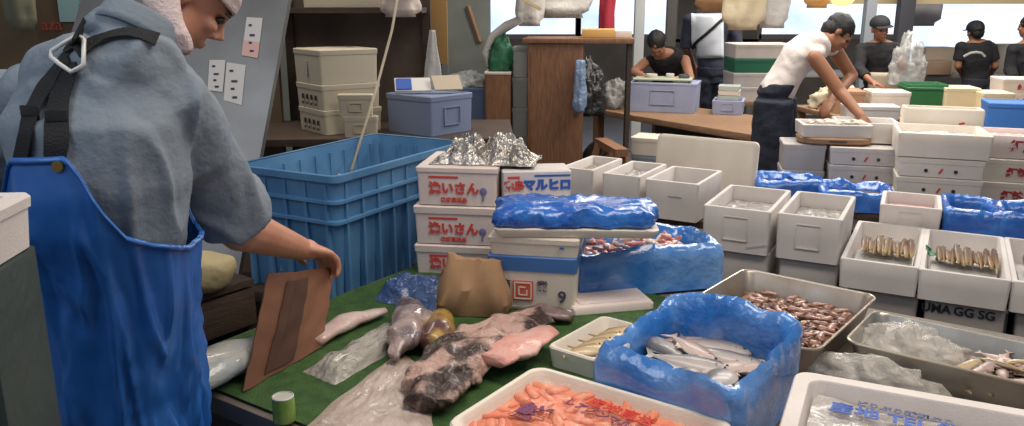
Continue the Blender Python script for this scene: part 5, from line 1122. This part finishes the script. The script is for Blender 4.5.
for k, (x, y) in enumerate(((34, 117), (59, 123))):
    b = NB(); p, n_ = on_shirt(x, y, .012); ry = Matrix((n_.cross(V((0, 0, 1))).normalized(), -n_, V((0, 0, 1)))).transposed(); bx(b, p, (.040, .010, .022), rot=ry, bev=.003); obj('strap_clip', b, M('black_plastic', (.02, .02, .02), .3), MAN, world=True)
p, n_ = on_shirt(59, 165, .040); p = V((0, 0, 0)); rr_ = ray(59, 166); obv = [o_ for o_ in MAN.children if o_.name.startswith('overalls')][0]; bo = BVHTree.FromPolygons([mw @ v.co for v in obv.data.vertices], [q_.vertices[:] for q_ in obv.data.polygons]); p = bo.ray_cast(V((0, 0, HC)), rr_.normalized())[0] + V((0, -.001, 0)); b = NB(); tube(b, [p, p + V((0, -.006, 0))], .010, 16); obj('grommet', b, M('brass', (.45, .32, .12), .3, .9), OVR, world=True)
# towel round the head and towel hanging at the neck
tow = M('pinkish_towel', (.68, .56, .55), .9, bump=(150, .5), var=((.60, .48, .47), 10))
b = NB()
def hb(u, v):
    a_ = 2 * math.pi * u; z_ = .030 + .085 * v; k = math.sqrt(max(.0, 1 - (max(0, v - .15) * 1.05) ** 2)) if v < .95 else .30; r_ = 1 + .02 * math.sin(a_ * 3 + v * 9) + .012 * math.sin(v * 22)
    return hp(.086 * math.sin(a_) * k * r_, -.008 + .104 * math.cos(a_) * k * r_, z_ - .016 * math.cos(a_) * 0)
sheet(b, hb, 48, 14, closed=True); bmesh.ops.holes_fill(b, edges=[e_ for e_ in b.edges if len(e_.link_faces) == 1 and sum((v.co for v in e_.verts), V()).dot(HU) > 2 * HC_.dot(HU) + .12]); thick(b, .004); obj('head_towel', b, tow, MAN, world=True, smooth=180)
b = NB(); pts = [D(150, -22, 1.76), D(160, -4, 1.735), D(168, 16, 1.725), D(173, 34, 1.72), D(180, 52, 1.74)]
def nt_(u, v):
    i = min(int(v * 4), 3); t_ = v * 4 - i; c = pts[i].lerp(pts[i + 1], t_); a_ = 2 * math.pi * u; w_ = .036 - .012 * v + .004 * math.sin(v * 9)
    return c + V((.9, .35, .1)).normalized() * math.cos(a_) * w_ * (1 + .08 * math.sin(a_ * 6)) + V((-.3, .9, .2)).normalized() * math.sin(a_) * .014
sheet(b, nt_, 28, 20, closed=True); bmesh.ops.holes_fill(b, edges=[e_ for e_ in b.edges if len(e_.link_faces) == 1]); obj('neck_towel', b, tow, MAN, world=True, smooth=180)
b = NB(); g_ = ell(b, hp(0, -.022, .004), (.079, .088, .075), rot=hm, seg=24, rings=16)
bmesh.ops.delete(b, geom=[v for v in b.verts if (v.co - HC_).dot(HF.normalized()) > -.006], context='VERTS'); obj('short_hair', b, hair_m, MAN, world=True, smooth=180)
# ---- people further back
def person(label, Y, pel, che, nec, lat, hd, hf, arms, shirt_c, pants_c, sleeve=.35, legs=None, s=1.0, hair=True, cap=None, vox=.009, sk=skin_far, ws=.17, wc=.155, wp_=.145, baggy=1.0, extra=None, pt=None):
    def J(t): return D(t[0], t[1], t[2] if len(t) > 2 else Y)
    P_, C_, N_ = J(pel), J(che), J(nec); H_ = J(hd); lat = V(lat).normalized(); hf = V(hf).normalized()
    t = thing('person', label, 'person', (P_.x, P_.y, 0)); b = NB()
    up = (H_ - N_).normalized() * .6 + V((0, 0, .8)); hpp, hmm = head(b, H_, hf, up, s * .96); cap_tube(b, N_ - (N_ - C_).normalized() * .04, H_ - up.normalized() * .03, .058 * s, .052 * s)
    loft(b, spine_rings(P_, C_, N_, lat, wp_ * s - .025, wc * s - .02, ws * s - .03, .085 * s, .09 * s)); fwd = V((0, 0, 1)).cross(lat)
    if fwd.dot(hf) < 0: fwd = -fwd
    for sh_, el_, wr_, hd_, cu in arms:
        A_, B_, W_ = J(sh_), J(el_), J(wr_); cap_tube(b, A_, B_, .049 * s, .040 * s); cap_tube(b, B_, W_, .041 * s, .027 * s); hdv = J(hd_) - W_; nn_ = V((0, -.2, 1)) if abs(hdv.normalized().z) < .8 else V((0, -1, 0)); hand(b, W_, hdv, nn_, cu, s, 1)
    Lg = []
    for k, sx in enumerate((-1, 1)):
        hip = P_ + lat * sx * .075 * s - V((0, 0, .06)); an = V((P_.x, P_.y, 0)) + lat * sx * .11 * s; 
        if legs: an = V((*(J(legs[k]).xy), 0))
        kn = hip.lerp(an, .5) + fwd * .03; kn.z = hip.z * .52; an.z = .07; Lg.append((hip, kn, an)); cap_tube(b, hip, kn, .070 * s, .050 * s); cap_tube(b, kn, an, .052 * s, .034 * s); cap_tube(b, an, an + fwd * .14 + V((0, 0, -.035)), .036 * s, .026 * s)
    blob('body', b, vox, sk, t); eyes(hpp, t, s)
    b = NB(); rs = spine_rings(P_, C_, N_, lat, wp_ * s, wc * s, ws * s, .115 * s, .118 * s); rs = rs[:-1] if sleeve > 0 else rs[:-1]; loft(b, rs, 28)
    for sh_, el_, wr_, hd_, cu in arms:
        A_, B_, W_ = J(sh_), J(el_), J(wr_)
        if sleeve > 0: ell(b, A_, (.07 * s,) * 3); tube(b, [A_, A_.lerp(B_, min(1, sleeve) * .98)] + ([B_.lerp(W_, sleeve - 1)] if sleeve > 1 else []), [.066 * s, .064 * s] + ([.050 * s] if sleeve > 1 else []), 14)
        else: ell(b, A_.lerp(N_, .30), (.050 * s, .052 * s, .045 * s))
    blob('shirt', b, vox, shirt_c, t, wr=lambda p: nz(p, 9, 2) * .010 + nz(p, 20, 3) * .005)
    b = NB(); loft(b, [(P_ + V((0, 0, -.06)), lat * .13 * s, fwd * .10 * s), (P_, lat * (wp_ + .006) * s, fwd * .122 * s), (P_ + (C_ - P_).normalized() * .07, lat * (wp_ + .004) * s, fwd * .12 * s)])
    for hip, kn, an in Lg: tube(b, [hip + V((0, 0, .02)), hip, kn, an + V((0, 0, .04))], [.095 * s * baggy, .108 * s * baggy, .092 * s * baggy, .085 * s * baggy], 16)
    blob(pt or 'trousers', b, vox, pants_c, t, wr=lambda p: nz(p, 8, 6) * .010 + nz(p, 20, 3) * .005)
    for hip, kn, an in Lg: b = NB(); bx(b, V((an.x, an.y, .042)) + fwd * .05, (.10, .26, .08), rz=math.atan2(fwd.y, fwd.x) - math.pi / 2, bev=.02); obj('boot', b, black_m, t, world=True)
    if hair:
        b = NB(); ell(b, hpp(0, -.022, .038), (.083 * s, .097 * s, .085 * s), rot=hmm, seg=24, rings=16); ell(b, hpp(0, -.05, -.01), (.072 * s, .062 * s, .068 * s), rot=hmm)
        for v in b.verts:
            v.co += V((nz(v.co, 40), nz(v.co, 40, 2), nz(v.co, 40, 3))) * .010
        obj('hair', b, hair_m, t, world=True, smooth=180)
    if cap:
        b = NB(); ell(b, hpp(0, -.008, .050), (.090 * s, .104 * s, .082 * s), rot=hmm, seg=24, rings=16); bmesh.ops.delete(b, geom=[v for v in b.verts if (v.co - H_).dot(up.normalized()) < .025], context='VERTS')
        sheet(b, lambda u, v: hpp(math.sin((u - .5) * 2.2) * (.086 + .0 * v), .050 + .05 * v + .045 * math.cos((u - .5) * 2.2), .042 - .010 * v), 12, 3); thick(b, .004); obj('cap', b, cap, t, world=True, smooth=60)
    if extra: extra(t, P_, C_, N_, lat, fwd, J)
    return t
tank = M('white_tank_top', (.78, .70, .66), .85, bump=(50, .3)); navy = M('dark_navy_trousers', (.018, .022, .040), .85, bump=(40, .4)); blk = M('black_shirt', (.016, .015, .018), .85, bump=(40, .4)); brownskin = M('brown_skin', (.36, .16, .085), .5, var=((.30, .13, .07), 9))
person('man in white tank top and dark trousers bending forward to reach into a fish tray', 5.6, (776, 92), (797, 58), (822, 40), (.35, .94, 0), (838, 33, 5.62), (.62, -.25, -.74),
       [((815, 58, 5.38), (840, 92, 5.30), (862, 117, 5.12), (869, 126, 5.08), 35), ((836, 52, 5.75), (852, 76, 5.80), (832, 100, 5.52), (826, 108, 5.46), 35)], tank, navy, 0, legs=((756, 150, 5.5), (784, 150, 5.7)), sk=brownskin, s=1.04, baggy=1.22)
person('woman in a black sleeveless top with short hair bending over the work table', 7.75, (682, 98, 8.0), (672, 70, 7.85), (662, 54, 7.7), (1, -.25, 0), (657, 44, 7.62), (-.1, -.55, -.83),
       [((685, 60, 7.7), (690, 78, 7.5), (672, 80, 7.3), (664, 80, 7.26), 25), ((646, 62, 7.75), (634, 72, 7.6), (650, 80, 7.35), (657, 80, 7.3), 25)], blk, blk, 0, sk=skin_far, s=1.0)
def vest(t, P_, C_, N_, lat, fwd, J):
    bvv = [c for c in t.children if c.name.startswith('shirt')][0]; mw_ = Matrix.Translation(t.location); bt = BVHTree.FromPolygons([mw_ @ v.co for v in bvv.data.vertices], [p.vertices[:] for p in bvv.data.polygons])
    def hit(x, y, off):
        r = ray(x, y).normalized(); h = bt.ray_cast(V((0, 0, HC)), r); return h[0] + h[1] * off if h[0] else None
    b = NB(); G_ = {}
    xs = [691 + 3.2 * i for i in range(11)]; ys = [14 + 4 * j for j in range(12)]
    for i, x in enumerate(xs):
        for j, y in enumerate(ys):
            h = hit(x, y, .008)
            if h: G_[i, j] = b.verts.new(h)
    for i in range(10):
        for j in range(11):
            k = [(i, j), (i + 1, j), (i + 1, j + 1), (i, j + 1)]
            if all(q in G_ for q in k) and max((G_[k[0]].co - G_[q].co).length for q in k) < .2: b.faces.new([G_[q] for q in k])
    thick(b, .004); obj('white_back_panel', b, M('white_vest', (.70, .74, .80), .7), t, world=True, smooth=180)
    P2 = [hit(726 - 3.3 * i, 16 + 3.0 * i, .022) for i in range(12)]; P2 = [p for p in P2 if p]
    if len(P2) > 2: b = NB(); tube(b, P2, .016, 8, flat=((0, 1, 0), .3)); obj('bag_strap', b, black_m, t, world=True)
person('person seen from behind with a white back panel and diagonal black strap', 8.2, (712, 74), (710, 40), (712, 10), (1, .1, 0), (715, -6, 8.25), (.2, .95, -.1),
       [((690, 20, 8.2), (686, 48, 8.25), (694, 66, 8.5), (697, 72, 8.5), 20), ((732, 22, 8.2), (737, 46, 8.2), (730, 66, 8.5), (727, 72, 8.5), 20)], M('navy_shirt', (.03, .035, .06), .8), navy, 1.0, extra=vest, ws=.19, wc=.18)
def apron(t, P_, C_, N_, lat, fwd, J):
    b = NB(); sheet(b, lambda u, v: P_ + lat * (u - .5) * (.34 - .05 * v) + fwd * (.135 - .05 * (2 * u - 1) ** 2) + V((0, 0, -.30 + .42 * v)), 14, 10); thick(b, .006); obj('cream_apron', b, M('cream_apron', (.50, .42, .32), .8), t, world=True, smooth=180)
person('worker in a black cap and black shirt with a cream apron behind the cream boxes', 8.0, (880, 84), (879, 58), (880, 42), (1, 0, 0), (880, 29, 7.95), (.05, -.98, -.15),
       [((862, 50, 8.0), (858, 70, 7.9), (872, 82, 7.7), (879, 84, 7.65), 30), ((898, 50, 8.0), (905, 66, 7.9), (900, 72, 7.65), (902, 64, 7.6), 40)], blk, blk, 1.6, hair=False, cap=black_m, extra=apron, sk=brownskin)
crumple('clear_plastic_bag', 'large clear plastic bag held up by the worker in the black cap', D(906, 84, 7.56), .15, .12, .36, M('hazy_clear_bag', (.66, .66, .64), .15, bump=(20, .9, .02), alpha=.42, coat=.6), 12)
def tee(t, P_, C_, N_, lat, fwd, J):
    b = NB(); c = J((975, 52, 9.25)); tube(b, [c + V((-.12, -.0, -.05)), c + V((-.06, -.02, -.01)), c + V((0, -.03, .0)), c + V((.06, -.02, -.01)), c + V((.12, -.0, -.05))], .014, 8, flat=((0, 1, 0), .4)); obj('pale_arc_print', b, M('pale_print', (.50, .50, .44), .7), t, world=True)
person('man in a black t-shirt seen from behind at the bright windows', 9.45, (976, 84), (976, 60), (976, 42), (1, 0, 0), (975, 32, 9.45), (-.1, .98, -.1),
       [((961, 48, 9.45), (958, 66, 9.45), (963, 76, 9.7), (965, 82, 9.75), 20), ((991, 48, 9.45), (995, 66, 9.45), (989, 76, 9.7), (987, 82, 9.75), 20)], blk, M('dark_trousers', (.03, .03, .045), .8), .7, hair=True, cap=black_m, extra=tee, sk=brownskin, ws=.19, wc=.175)
person('dark clothed person cut by the right edge of the photo', 8.6, (1030, 88), (1029, 60), (1029, 42), (1, 0, 0), (1029, 26, 8.6), (-.6, .7, -.1),
       [((1014, 50, 8.6), (1010, 70, 8.6), (1016, 84, 8.4), (1019, 90, 8.4), 20), ((1045, 50, 8.6), (1050, 70, 8.6), (1045, 84, 8.4), (1042, 90, 8.4), 20)], blk, blk, 1.6, sk=brownskin)
